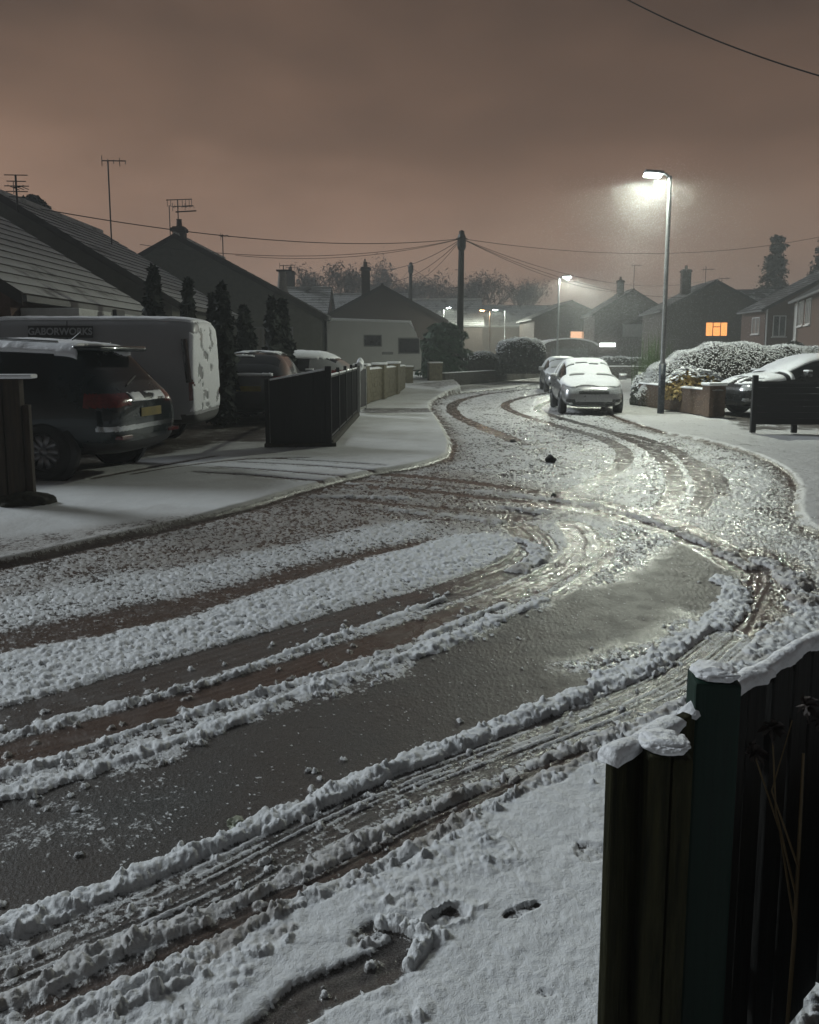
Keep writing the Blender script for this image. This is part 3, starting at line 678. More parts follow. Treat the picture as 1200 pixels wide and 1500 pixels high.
# ---- the bungalows on the left
gA = 'bungalows along the left side of the street'
bunA = house('bungalow', 'nearest left bungalow with wide tiled roof showing snowy course lines above the white van', (-11.9, 14.8), 0, 9.6, 7.3, 2.72, 5.75, BRICK_B, ROOF_SNOW, 0.1, courses=15, group=gA,
     wins=(('right', 1.3, 0.9, 1.3, 1.35, CURTAIN, dict(mull=(0.33, 0.66))), ('right', 3.2, 0.9, 1.3, 1.35, PANE, dict(mull=(0.5,))), ('right', 5.6, 0.9, 1.6, 1.35, CURTAIN, dict(mull=(0.33, 0.66)))))
bunB = house('bungalow', 'grey rendered bungalow whose dark edged gable rises behind the nearest tiled roof', (-12.3, 25.2), 0, 10.2, 8.2, 3.15, 6.25, RENDER_G, ROOF_SNOW, 0.1, courses=16, group=gA,
     wins=(('right', 6.2, 1.0, 1.6, 1.3, CURTAIN, dict(mull=(0.5,))), ('front', 3.2, 1.0, 1.2, 1.2, PANE)), chim=None)
bunC = house('bungalow', 'pale grey bungalow with chimney at its gable peak, right of the dark conifers', (-10.0, 36.0), 0, 12.3, 9.0, 3.05, 6.35, RENDER_G, ROOF_SNOW, 0.25, courses=16, group=gA,
     wins=(('front', 4.0, 0.95, 1.9, 1.5, CURTAIN, dict(mull=(0.3, 0.7), frame=UPVC_D)), ('right', 3.0, 1.0, 1.6, 1.3, PANE)), chim=((0.0, 0.6, 6.75, 0.50),))
# flat entrance canopy with trim under the eaves of the first
MB().bbox(4.83, 5.9, 0.3, 7.0, 2.12, 2.30, 0.02).obj('canopy', M('white_fascia', (0.45, 0.45, 0.44), 0.6, 0.15), bunA)

bunD = house('bungalow', 'low house with bare dark brown roof behind the white caravan', (Q(560, 420, 52).x, 52.0), 0, 7.6, 9, 3.35, 5.35, BRICK_D, ROOF_BARE, 0.4, courses=12, group=gA, chim=((-1.0, 1.6, 6.6, 0.55),))
bunD.rotation_euler.z = R(4)

# ---- houses round the far bend and on the right
gH = 'houses around the far end of the street'
pk = Q(1050, 415, 66)
hE = house('house', 'dark gabled house whose upstairs window glows orange in three panes, right of the tall lamp', (pk.x, 66.0), R(-4), 8.0, 8, 5.1, 7.25, BRICK_D, ROOF_THIN, 0, group=gH,
     wins=(('front', 0.15, 2.85, 1.75, 1.15, WARM, dict(mull=(0.34, 0.68), trans=((0.34, 0.68, 0.66),), frame=M('frame_brown', (0.03, 0.012, 0.008), 0.6), sill=False)),),
     chim=((-2.1, 1.2, 8.2, 0.7),))
MB().box(4.0, 8.6, 2.6, 7.6, 0, 5.1).obj('side_wing', BRICK_D, hE)
rw = MB(); roof_slope(rw, (3.0, 2.2, 5.0), (8.9, 2.2, 5.0), (8.9, 5.1, 6.9), (1.5, 5.1, 6.9), 12); roof_slope(rw, (8.9, 8.0, 5.0), (3.0, 8.0, 5.0), (1.5, 5.1, 6.9), (8.9, 5.1, 6.9), 12)
rw.obj('side_roof', [ROOF_THIN, TILE_D], hE)
window(hE, Matrix.Translation((6.1, 2.6, 3.0)), 1.3, 1.2, PANE, mull=(0.5,))
pk = Q(928, 427, 78)
hF = house('house', 'hazy gabled house with a pale curtained upstairs window, above the silver car', (pk.x, 78.0), R(-2), 7.0, 8, 5.3, 7.45, BRICK_D, ROOF_THIN, 0, group=gH,
     wins=(('front', 0.05, 3.0, 1.9, 1.25, M('blind_grey', (0.30, 0.31, 0.31), 0.6, 0.1), dict(mull=(), frame=UPVC_D, sill=False)),), chim=((-1.05, 0.8, 8.35, 0.6),))
pk = Q(838, 444, 84)
hG = house('house', 'hazy gabled house with peach lit window beside the second street lamp', (pk.x, 84.0), R(3), 7.6, 8, 5.1, 6.75, BRICK_D, ROOF_THIN, 0, group=gH,
     wins=(('front', 0.75, 2.7, 1.75, 1.05, WARM2, dict(mull=(0.72,), frame=M('frame_orange', (0.25, 0.07, 0.03), 0.6), sill=False)),))
sp = MB(); Mx = Matrix.Translation((Q(893, 505, 77).x - hF.location.x, -0.35, Q(893, 505, 77).z))
MB().bbox(-0.72, 0.72, -0.10, 0.10, -0.18, 0.18, 0.02, 0, Mx).obj('strip_light', WHITE_L, hF)
pk = Q(757, 446, 100)
hH = house('house', 'wide snow dusted roof facing the street behind the rounded hedge', (pk.x, 100.0), R(90), 8, 10.5, 4.9, 7.35, BRICK_D, ROOF_SNOW, 0, group=gH)
hH.location.x = pk.x + 5.2; hH.location.y = 104
pk = Q(626, 437, 96)
hK = house('house', 'long snow dusted roof far behind the green conifer bush', (pk.x + 6.4, 100.0), R(90), 8, 12.5, 4.9, 7.9, BRICK_D, ROOF_SNOW, 0, group=gH)
pk = Q(490, 440, 70)
hL = house('house', 'far house showing its snowy roof above the dark brown one', (pk.x + 6.0, 74.0), R(90), 9, 11, 4.0, 6.5, BRICK_D, ROOF_SNOW, 0.2, group=gH)
hM = house('house', 'house with snow covered slope left of the twin telegraph poles', (-9.2, 64.0), R(90), 9, 7.5, 3.6, 6.3, BRICK_B, ROOF_SNOW, 0.2, group=gH, chim=((0.4, 3.0, 7.6, 0.6),))
hM.location.x = Q(425, 420, 64).x + 3
# the two brick houses at the right edge
c = Q(1106, 452, 60)
hI = house('house', 'dark brick house end-on with downpipe and white upstairs window, left of the edge house', (c.x + 5.3, 58.0), R(-2), 10.6, 4.5, 4.75, 7.55, BRICK_B, ROOF_THIN, 0, group=gH, courses=14,
     wins=(('front', -4.3, 2.7, 0.9, 1.45, PANE, dict(mull=(0.5,))), ('left', 1.6, 2.9, 1.4, 1.2, CURTAIN)))
MB().tube([(-5.2, -0.06, 0.1), (-5.2, -0.06, 4.7)], 0.05, 8).obj('downpipe', UPVC, hI)
hJ_rz = R(-17.5); nx, ny = 19.0, 37.4
hJ = house('house', 'brick house at the right edge with white framed bay and tall upstairs windows', (nx + 4.0 * math.cos(hJ_rz), ny + 4.0 * math.sin(hJ_rz)), hJ_rz, 8.0, 12.0, 4.75, 7.2, BRICK_B, ROOF_THIN, 0, group=gH,
     wins=(('left', 11.2, 2.3, 0.7, 2.1, M('blind_pale', (0.30, 0.30, 0.29), 0.6, 0.1), dict(mull=())), ('left', 9.1, 3.05, 1.7, 1.35, CURTAIN, dict(mull=(0.33, 0.66))), ('left', 6.6, 3.05, 1.7, 1.35, CURTAIN, dict(mull=(0.33, 0.66))), ('left', 8.6, 0.8, 1.8, 1.3, PANE)))
MB().tube([(-4.08, 10.2, 0.1), (-4.08, 10.2, 4.6)], 0.05, 8).obj('downpipe', UPVC, hJ)
# small garage with a curved top beyond the parked cars, dark hedge walls at the bend
g = Q(835, 500, 62)
ga = thing('garage', 'low garage with curved snowy top behind the parked hatchbacks', 'garage', (g.x, 62, 0))
arc = [(-2.1, 0), (2.1, 0), (2.1, 2.0)] + [(2.1 * math.cos(a), 2.0 + 0.62 * math.sin(a)) for a in np.linspace(0.25, math.pi - 0.25, 10)] + [(-2.1, 2.0)]
MB().prism(arc, 0, 5).obj('wall', BRICK_D, ga)
arc2 = [(2.2 * math.cos(a), 2.02 + 0.66 * math.sin(a)) for a in np.linspace(0.15, math.pi - 0.15, 12)] + [(2.05 * math.cos(a), 1.98 + 0.60 * math.sin(a)) for a in np.linspace(math.pi - 0.2, 0.2, 12)]
MB().prism(arc2, -0.15, 5.1).obj('roof', SNOW, ga)
MB().bbox(-1.4, 1.4, -0.04, 0.0, 0.05, 1.9, 0.01).obj('door', M('garage_door', (0.07, 0.07, 0.07), 0.5), ga)

# ---- chimney top tree and roof aerials
def aerial(label, base, top, boom, els, arm=0.0, rz=0.0, mastr=0.025, extra=None):
    t = thing('television_aerial', label, 'aerial', base, rz, 'television aerials on the roofs')
    h = top - base[2]
    MB().tube([(0, 0, 0), (0, 0, h)], mastr, 6).obj('mast', WIRE, t)
    b = MB().tube([(-boom * 0.25, 0, h - arm), (boom * 0.75, 0, h - arm + 0.05)], 0.02, 5)
    for i in range(els):
        u = -boom * 0.25 + boom * i / max(1, els - 1); L = 0.34 - 0.10 * i / max(1, els)
        b.tube([(u, -L, h - arm), (u, L, h - arm)], 0.012, 4)
        if i % 3 == 0: b.tube([(u, 0, h - arm - L * 0.5), (u, 0, h - arm + L * 0.5)], 0.012, 4)
    b.obj('yagi', WIRE, t)
    if extra: extra(t, h)
    return t
q = Q(163, 345, 28.5); p = Q(163, 236, 28.5)
aerial('tall thin aerial mast with a small tilted yagi, standing alone above the snowy roof', (q.x, 28.5, q.z - 0.3), p.z, 0.75, 5, 0.0, R(20))
q = Q(25, 295, 24); p = Q(25, 256, 24)
def cross(t, h):
    b = MB()
    for i, (zz, L) in enumerate(((h, .32), (h - .17, .26), (h - .3, .34), (h - .45, .30), (h - 0.6, 0.22))): b.tube([(-L, 0, zz), (L, 0.05, zz)], 0.014, 4)
    b.obj('rungs', WIRE, t)
aerial('aerial of stacked short rungs at the far left roof peak', (q.x, 24, q.z - 0.3), p.z, 0.3, 3, 0.35, 0, 0.03, cross)
q = Q(262, 345, 36.6); p = Q(262, 293, 36.6)
def array(t, h):
    MB().tube([(-0.4, 0.1, -0.3), (-0.4, 0.1, h - 0.2)], 0.022, 5).obj('second_mast', WIRE, t)
    b = MB().tube([(-0.5, 0, h), (0.62, 0, h + 0.04)], 0.02, 5).tube([(-0.1, 0, h - 0.5), (0.8, 0, h - 0.45)], 0.03, 5)
    for u in (-0.45, -0.3, 0.2, 0.35, 0.5, 0.6): b.tube([(u, 0, h - 0.28), (u, 0, h + 0.04)], 0.012, 4)
    b.tube([(0.2, 0, h - 0.28), (0.6, 0, h - 0.26)], 0.012, 4); b.obj('panel_array', WIRE, t)
aerial('wide box shaped aerial on twin masts over the chimney of the pale bungalow', (q.x, 36.6, q.z - 0.5), p.z, 0.9, 6, 0.28, 0, 0.025, array)
q = Q(327, 378, 40); p = Q(327, 343, 40)
aerial('small aerial with two stubby arms halfway down the pale bungalow roof ridge', (q.x, 40, q.z - 0.4), p.z, 0.35, 3, 0.1)
for px, pt, pb, yy, lab in ((424, 391, 440, 66, 'slim aerial on a distant roof left of the bare trees'), (416, 388, 425, 50, 'thin aerial with wide cross bar above the flared chimney'), (928, 388, 435, 79, 'faint thin aerial rising from the hazy house behind the silver car'), (1033, 390, 425, 68, 'tall thin pair of rods beside the chimney of the orange lit house'), (1057, 407, 425, 68, 'low sideways aerial on the ridge of the orange lit house')):
    q = Q(px, pb, yy); p = Q(px, pt, yy)
    aerial(lab, (q.x, yy, q.z - 0.4), p.z, 0.9, 5, 0.05 + 0.2 * (px == 1033), R(10), 0.03)
q = Q(535, 420, 53.6); p = Q(535, 379, 53.6)
aerial('dark pole aerial above the chimney of the brown roofed house', (q.x, 53.6, q.z - 0.6), p.z, 0.4, 3, 0.3, 0, 0.05)
# flared chimney on the far end of the pale bungalow
q = Q(414, 432, 46.0); p = Q(414, 394, 46.0)
fl = thing('chimney_stack', 'pale flared chimney stack with wide flat cap beyond the pale bungalow ridge', 'chimney', (q.x, 46, q.z - 0.6))
MB().lathe([(0.0, 0), (0.36, 0), (0.36, 0.75), (0.30, 0.8), (0.20, p.z - q.z + 0.45), (0.0, p.z - q.z + 0.45)], 12).obj('stack', M('pale_chimney', (0.22, 0.20, 0.18), 0.8), fl)
MB().bbox(-0.3, 0.55, -0.2, 0.2, p.z - q.z + 0.47, p.z - q.z + 0.56, 0.02).obj('cap', WIRE, fl)

# ================================================================== STREET LAMPS, POLES, WIRES
DIFF = EM('led_diffuser', (0.88, 1.0, 0.97), 60.0)
SODIUM = EM('sodium_diffuser', (1.0, 0.55, 0.22), 26.0)
COLUMN = M('lamp_column_grey', (0.30, 0.31, 0.32), 0.30, 0.15, metal=0.75, scale=10)
NAVY = M('column_base_navy', (0.015, 0.022, 0.035), 0.5, 0.3)
def street_lamp(label, x0, y0, h, arm, power, lens=DIFF, color=(0.93, 1.0, 0.84), size=R(150), tilt=0.0, z0=0.05, glow=1.0, arm_y=0.0):
    t = thing('street_lamp', label, 'street lamp', (x0, y0, z0), 0, 'street lamps along the road')
    s = 1 if arm > 0 else -1
    c = MB().tube([(0, 0, 0.0), (0, 0, 1.25)], 0.085, 14).obj('base_section', NAVY, t, True)
    MB().box(-0.055, 0.055, -0.092, -0.07, 0.45, 1.0).obj('door', NAVY, c)
    MB().tube([(0, 0, 1.25), (0, 0, 1.32), (0, 0, h - 0.1), (0, 0, h)], [0.085, 0.06, 0.05, 0.05], 14).obj('column', COLUMN, t, True)
    L = MB().tube([(0, 0, h - 0.05), (arm * 0.5, arm_y * 0.5, h + 0.05), (arm, arm_y, h + 0.06)], [0.04, 0.035, 0.03], 8).obj('bracket', COLUMN, t, True)
    hd = Matrix.Translation((arm, arm_y, h + 0.05)) @ Matrix.Rotation(math.atan2(arm_y, arm), 4, 'Z') @ Matrix.Rotation(R(-4), 4, 'Y')
    lan = MB().bbox(-0.05, 0.42, -0.11, 0.11, -0.015, 0.07, 0.03, 0, hd).obj('lantern', M('lantern_grey', (0.22, 0.22, 0.23), 0.4, 0.1), t, True)
    MB().bbox(0.02, 0.41, -0.105, 0.105, -0.085, -0.02, 0.03, 0, hd).obj('diffuser', lens, lan)
    ld = bpy.data.lights.new('lamp_light', 'SPOT'); ld.energy = power * 0.40; ld.color = color; ld.spot_size = size; ld.spot_blend = 0.5; ld.shadow_soft_size = 0.12
    lo = bpy.data.objects.new('lamp_light', ld); put(lo, t); lo.location = (arm + 0.2 * s, arm_y, h - 0.06); lo.rotation_euler = (0, tilt, 0)
    l2 = bpy.data.lights.new('lamp_spill', 'SPOT'); l2.energy = power * 1.35; l2.color = color; l2.spot_size = R(176); l2.spot_blend = 0.25; l2.shadow_soft_size = 0.12
    l2.use_nodes = True; lt = l2.node_tree; em = lt.nodes['Emission']                # a road lantern throws more light sideways than straight down
    tn = lt.nodes.new('ShaderNodeTexCoord'); sx = lt.nodes.new('ShaderNodeSeparateXYZ'); ab = lt.nodes.new('ShaderNodeMath'); ab.operation = 'ABSOLUTE'
    mr_ = lt.nodes.new('ShaderNodeMapRange'); mr_.inputs['From Min'].default_value = 0.32; mr_.inputs['From Max'].default_value = 0.85; mr_.inputs['To Min'].default_value = 1.1; mr_.inputs['To Max'].default_value = 0.30
    lt.links.new(tn.outputs['Normal'], sx.inputs[0]); lt.links.new(sx.outputs['Z'], ab.inputs[0]); lt.links.new(ab.outputs[0], mr_.inputs[0]); lt.links.new(mr_.outputs[0], em.inputs['Strength'])
    lo = bpy.data.objects.new('lamp_spill', l2); put(lo, t); lo.location = (arm + 0.2 * s, arm_y, h - 0.07)
    return t
bx, by = G(968, 604, 0.08)
street_lamp('tall bright street lamp beside the snowy hedge, casting a white cone of light', bx, by, 5.85, -0.22, LAMP_W, tilt=R(-14), size=R(118))
P_ = Q(819, 408, 47.0)
street_lamp('second street lamp with its head to the right, behind the parked hatchbacks', P_.x, 47, P_.z, 0.25, LAMP_W * 1.2, tilt=R(12), size=R(110))
P_ = Q(650, 452, 84)
street_lamp('far street lamp glowing just left of the big telegraph pole', P_.x, 84, P_.z, 0.3, LAMP_W * 1.4, tilt=0)
P_ = Q(740, 455, 92)
street_lamp('far street lamp with head to the left, throwing a pale beam by the hazy roofs', P_.x, 92, P_.z, -0.9, LAMP_W * 1.6, tilt=R(-10), size=R(60))
P_ = Q(778, 469, 112)
street_lamp('smallest distant street lamp above the rounded hedge', P_.x, 112, P_.z, 0.4, LAMP_W * 1.2)
P_ = Q(718, 456, 75)
street_lamp('orange glowing lamp on a bracket between the telegraph pole and the far roofs', P_.x, 75, P_.z, -0.5, LAMP_W * 0.4, SODIUM, (1, 0.6, 0.3))

POLE = M('creosoted_pole', (0.020, 0.016, 0.013), 0.85, 0.3, scale=3, stretch=(10, 10, 0.6), bump=0.006)
def tele_pole(label, px, ptop, y0, r=0.15, z0=0.0):
    p = Q(px, ptop, y0); t = thing('telegraph_pole', label, 'telegraph pole', (p.x, y0, z0), 0, 'wooden telegraph poles')
    h = p.z - z0
    MB().tube([(0, 0, 0), (0.02, 0, h * 0.6), (0.05, 0, h - 0.05), (0.05, 0, h)], [r * 1.15, r, r * 0.85, r * 0.3], 12).obj('shaft', POLE, t, True)
    b = MB().lathe([(0, h - 0.95), (r * 1.0, h - 0.95), (r * 1.35, h - 0.8), (r * 1.35, h - 0.35), (r * 1.0, h - 0.2), (0, h - 0.2)], 12, Matrix.Translation((0.05, 0, 0)))
    for k in range(8):
        a = k * math.pi / 4; b.tube([(0.05, 0, h - 0.42), (0.05 + 0.28 * math.cos(a), 0.28 * math.sin(a), h - 0.40)], 0.025, 5)
    b.obj('cable_head', BLACK, t)
    s = MB()
    for i in range(9):
        zz = 2.2 + i * 0.42
        if zz > h - 1.2: break
        sx = 1 if i % 2 else -1
        s.tube([(0.03, 0, zz), (0.03 + sx * (r + 0.14), 0, zz)], 0.014, 4)
    s.obj('step_iron', BLACK, t)
    return Vector((p.x + 0.05, y0, p.z - 0.4))
T1 = tele_pole('tall dark telegraph pole with cables fanning out, behind the green conifer bush', 675, 337, 40.5, 0.155)
T2 = tele_pole('shorter distant telegraph pole left of the tall one', 601, 384, 72, 0.17)
def wire(label, a, b, sag, r=0.012, group='overhead telephone cables'):
    a, b = Vector(a), Vector(b); pts = []
    for i in range(25):
        t = i / 24; p = a.lerp(b, t); p.z -= sag * 4 * t * (1 - t); pts.append(p)
    return tag(MB().tube(pts, r, 5).obj('overhead_cable', WIRE), label, 'cable', group)
wire('cable from the tall pole over to the far left bungalow roof peak', T1, Q(60, 306, 25), 0.55, 0.016)
wire('cable from the tall pole to the small aerial bungalow ridge', T1, Q(205, 358, 31), 0.6, 0.012)
wire('lower cable from the tall pole towards the pale bungalow roof', T1, Q(345, 374, 38), 0.45, 0.012)
wire('cable falling from the tall pole to the brown roofed house chimney', T1, Q(537, 395, 53), 0.5, 0.016)
wire('steeper cable from the tall pole behind the brown roof', T1, Q(545, 410, 56), 0.8, 0.014)
wire('cable dropping left of the tall pole towards far roofs', T1, Q(610, 412, 66), 0.3, 0.014)
wire('cable from the short pole falling left to the brown roof', T2, Q(565, 425, 60), 0.3, 0.016)
wire('cable from the short pole sagging right behind the tall pole', T2, Q(700, 430, 80), 0.6, 0.018)
wire('high cable running right from the tall pole across the lamp beam to the edge', T1, Q(1215, 344, 52), 0.9, 0.014)
wire('cable from the tall pole to the hazy gabled house roof', T1, Q(935, 428, 77), 0.8, 0.016)
wire('cable from the tall pole to the orange lit house chimney', T1, Q(1030, 412, 66), 1.1, 0.014)
wire('faint cable from the tall pole to the right hand brick house', T1, Q(1120, 420, 58), 1.6, 0.013)
wire('thick cable crossing the top right corner of the sky', Q(880, -22, 14), Q(1240, 122, 11), 0.12, 0.010, None)

# ================================================================== PLANTS
def leaf_field(rng, pts, nrm, size, mats, spread=1.0, asp=0.5):
    """small leaf quads at the given places, facing roughly along nrm"""
    k = len(pts); pts = np.asarray(pts, float); nrm = np.asarray(nrm, float)
    d = nrm + rng.normal(0, spread, (k, 3)); d /= np.linalg.norm(d, axis=1)[:, None] + 1e-9
    a = np.cross(d, rng.normal(0, 1, (k, 3))); a /= np.linalg.norm(a, axis=1)[:, None] + 1e-9
    b = np.cross(d, a); s = size * rng.uniform(0.6, 1.4, (k, 1))
    V = np.stack([pts - a * s, pts - b * s * asp, pts + a * s, pts + b * s * asp], 1).reshape(-1, 3)
    F = np.arange(4 * k).reshape(-1, 4); return V, F
CONIF = M('conifer_dark', (0.012, 0.017, 0.012), 0.8, 0.5, scale=4)
CONIF_G = M('conifer_green', (0.016, 0.052, 0.020), 0.75, 0.5, scale=4)
HEDGE_D = M('hedge_leaf_dark', (0.028, 0.032, 0.020), 0.75, 0.5, scale=7)
HEDGE_B = M('hedge_leaf_brown', (0.040, 0.031, 0.015), 0.75, 0.5, scale=7)
LEAF_Y = M('leaf_yellow_cream', (0.42, 0.30, 0.10), 0.65, 0.35, scale=9)
REED = M('reed_green', (0.045, 0.075, 0.025), 0.6, 0.4, scale=5)
BARK = M('bark', (0.035, 0.028, 0.022), 0.9, 0.3, scale=12)
FARLEAF = M('far_tree_twigs', (0.045, 0.030, 0.026), 0.9, 0.4, scale=2)
FIR = M('fir_needles', (0.020, 0.030, 0.020), 0.8, 0.5, scale=2)
LEAFSNOW = M('snow_on_leaves', (0.76, 0.77, 0.79), 0.6, 0.05)

def conifer(label, x0, y0, h, w, seed, mat=CONIF, z0=0.1, n_=1900, shape=0.75, name='columnar_conifer', group='dark columnar conifers behind the van'):
    rng = np.random.default_rng(seed); t = thing(name, label, 'conifer', (x0, y0, z0), 0, group)
    MB().tube([(0, 0, 0), (0, 0, h * 0.85)], [0.07, 0.02], 6).obj('trunk', BARK, t)
    zz = rng.uniform(0.02, 1, n_) ** 0.9; a = rng.uniform(0, 2 * math.pi, n_)
    prof = np.minimum(1, (1 - zz) ** shape * 1.5 + 0.02) * np.minimum(1, zz * 9 + 0.5)
    lobe = 1 + 0.22 * np.sin(a * 3 + zz * 17 + seed) + 0.18 * np.sin(zz * 41 + a * 2 + seed * 2)
    r = w / 2 * prof * lobe * np.sqrt(rng.uniform(0.25, 1, n_))
    lean = 0.10 * np.sin(zz * 2 + seed)
    P = np.stack([r * np.cos(a) + lean * zz, r * np.sin(a), zz * h], 1); N_ = np.stack([np.cos(a), np.sin(a), np.full(n_, 0.7)], 1)
    V, F = leaf_field(rng, P, N_, 0.10 + 0.02 * h / 3, None, 0.6, 0.55); raw_mesh('crown', V, F, mat, t); return t
for k, (px, pt, pb, yy, wpx, lab) in enumerate(((228, 394, 600, 17.2, 30, 'thick dark conifer at the corner of the near roof, leftmost of the row'), (273, 411, 600, 18.5, 19, 'slim dark conifer just right of the leftmost one'), (306, 434, 610, 17.6, 14, 'thinnest short conifer touching its taller neighbour above the van rear'), (320, 418, 620, 17.0, 27, 'tall conifer directly behind the rear corner of the van'), (358, 451, 620, 19.5, 30, 'short broad conifer in front of the pale gable'), (403, 438, 600, 20.0, 25, 'left one of the joined conifer pair beside the pale bungalow window'), (418, 441, 600, 20.3, 24, 'right one of the joined conifer pair beside the pale bungalow window'))):
    p = Q(px, pt, yy); conifer(lab, p.x, yy, p.z - 0.1, wpx * 1.3 / 1200 * yy, 10 + k)
p = Q(648, 475, 40)
conifer('rounded dark green conifer bush at the foot of the tall pole', p.x, 40, p.z - 0.05, 2.15, 31, CONIF_G, 0.05, 5200, 0.33, 'conifer_bush', None)

def hedge(label, cx, cyy, rz, L, W_, h, seed, leafm, snow=0.55, z0=0.05, n_=7000, leaf=0.055, round_=2.6, name='hedge', zb=0.0):
    rng = np.random.default_rng(seed); t = thing(name, label, 'hedge', (cx, cyy, z0), rz)
    def wob(P): return 1 + 0.035 * np.sin(P[:, 0] * 2.3 + seed) * np.cos(P[:, 1] * 3.1) + 0.02 * np.sin(P[:, 0] * 6.1 + P[:, 2] * 5)
    u = rng.normal(0, 1, (n_, 3)); u[:, 2] = np.abs(u[:, 2]); u /= (np.sum(np.abs(u) ** round_, 1) ** (1 / round_))[:, None]
    P = u * np.array([L / 2, W_ / 2, h - zb]); P *= wob(P)[:, None]; P[:, 2] += zb
    N_ = u * np.array([1 / L, 1 / W_, 1 / h]); N_ /= np.linalg.norm(N_, axis=1)[:, None]
    inner = P * rng.uniform(0.86, 1.0, (n_, 1))
    V, F = leaf_field(rng, inner, N_, leaf, None, 0.7, 0.6); f = raw_mesh('foliage', V, F, leafm, t)
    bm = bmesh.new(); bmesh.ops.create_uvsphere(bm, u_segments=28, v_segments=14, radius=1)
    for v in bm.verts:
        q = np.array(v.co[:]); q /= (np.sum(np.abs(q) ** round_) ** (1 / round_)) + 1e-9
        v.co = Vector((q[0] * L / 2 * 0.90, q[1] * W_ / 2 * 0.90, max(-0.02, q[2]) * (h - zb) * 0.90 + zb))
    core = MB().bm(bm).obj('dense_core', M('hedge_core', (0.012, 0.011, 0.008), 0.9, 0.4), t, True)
    if snow > 0:
        up = np.where(N_[:, 2] + rng.normal(0, 0.13, n_) > 1 - snow)[0]
        Ps = P[up] * 1.012 + np.array([0, 0, 0.02])
        V, F = leaf_field(rng, Ps, np.tile([0, 0, 1.0], (len(up), 1)) + N_[up] * 0.5, leaf * 0.85, None, 0.35, 0.75)
        V2, F2 = leaf_field(rng, Ps + rng.normal(0, leaf * .5, Ps.shape), np.tile([0, 0, 1.0], (len(up), 1)) + N_[up] * 0.8, leaf * 0.8, None, 0.5, 0.7)
        raw_mesh('snow_cover', np.concatenate([V, V2]), np.concatenate([F, F2 + len(V)]), LEAFSNOW, t)
    return t
h1 = Q(1000, 507, 23.2)
hedge('long rounded hedge with frosted snowy top beside the tall lamp', 9.75, 23.6, R(-3), 6.0, 1.7, h1.z - 0.02, 41, HEDGE_B, 0.44, 0.05, 34000, 0.028, 3.0)
hedge('hedge continuing towards the right edge with thinner snow', 14.8, 24.6, R(-4), 5.5, 1.5, 1.55, 42, HEDGE_D, 0.35, 0.05, 6000, 0.05, 3.4)
q = Q(763, 497, 43)
hedge('big rounded clipped hedge with snow along its top right', q.x, 43, R(12), 2.5, 2.6, q.z - 0.55, 43, HEDGE_D, 0.16, 0.55, 6000, 0.06, 3.8)
hedge('low scrubby snow flecked bushes between the green conifer and the rounded hedge', Q(703, 520, 42.5).x, 42.5, 0, 2.6, 1.0, 1.25, 44, HEDGE_D, 0.2, 0.35, 3000, 0.06, 2.2, 'bush')
hedge('dark clipped bush rising behind the long hedge near the edge house', Q(1165, 500, 33).x, 33, 0, 1.25, 1.2, 2.02, 45, HEDGE_D, 0.0, 0.0, 3000, 0.05, 2.4, 'bush')
hedge('dark boundary hedge across the far end of the road behind the silver car', Q(905, 530, 55).x, 55, R(-8), 6.0, 1.6, 1.25, 46, HEDGE_D, 0.14, 0, 5000, 0.07, 3.5)
hedge('cream and yellow leaved shrub dusted with snow on the low wall', Q(1020, 580, 21.3).x, 21.4, R(-12), 1.7, 0.7, 1.02, 47, LEAF_Y, 0.28, 0.12, 2200, 0.06, 2.2, 'shrub', 0.30)
hedge('small snow topped garden shrub behind the low wall, left of the tall lamp', Q(948, 560, 24.2).x, 24.3, 0, 0.9, 0.7, 0.95, 48, HEDGE_D, 0.5, 0.05, 1500, 0.05, 2.2, 'shrub')
rng = np.random.default_rng(5)
q = Q(957, 540, 25.2)
rd = thing('reed_clump', 'tall green reed clump left of the snowy hedge', 'reeds', (q.x, 25.2, 0.05))
b = MB()
for k in range(230):
    a = rng.uniform(0, 6.28); r0 = rng.uniform(0, 0.42); hh = rng.uniform(1.0, 2.45) * (1 - 0.25 * r0); sx = rng.normal(0, 0.07); w_ = 0.013
    x0, y0 = r0 * math.cos(a) * 1.5, r0 * math.sin(a)
    b.add([(x0 - w_, y0, 0), (x0 + w_, y0, 0), (x0 + w_ * .7 + sx * .5, y0 + .01, hh * .6), (x0 + sx, y0, hh), (x0 - w_ * .7 + sx * .5, y0 + .01, hh * .6)], [(0, 1, 2, 3, 4)])
b.obj('blades', REED, rd)

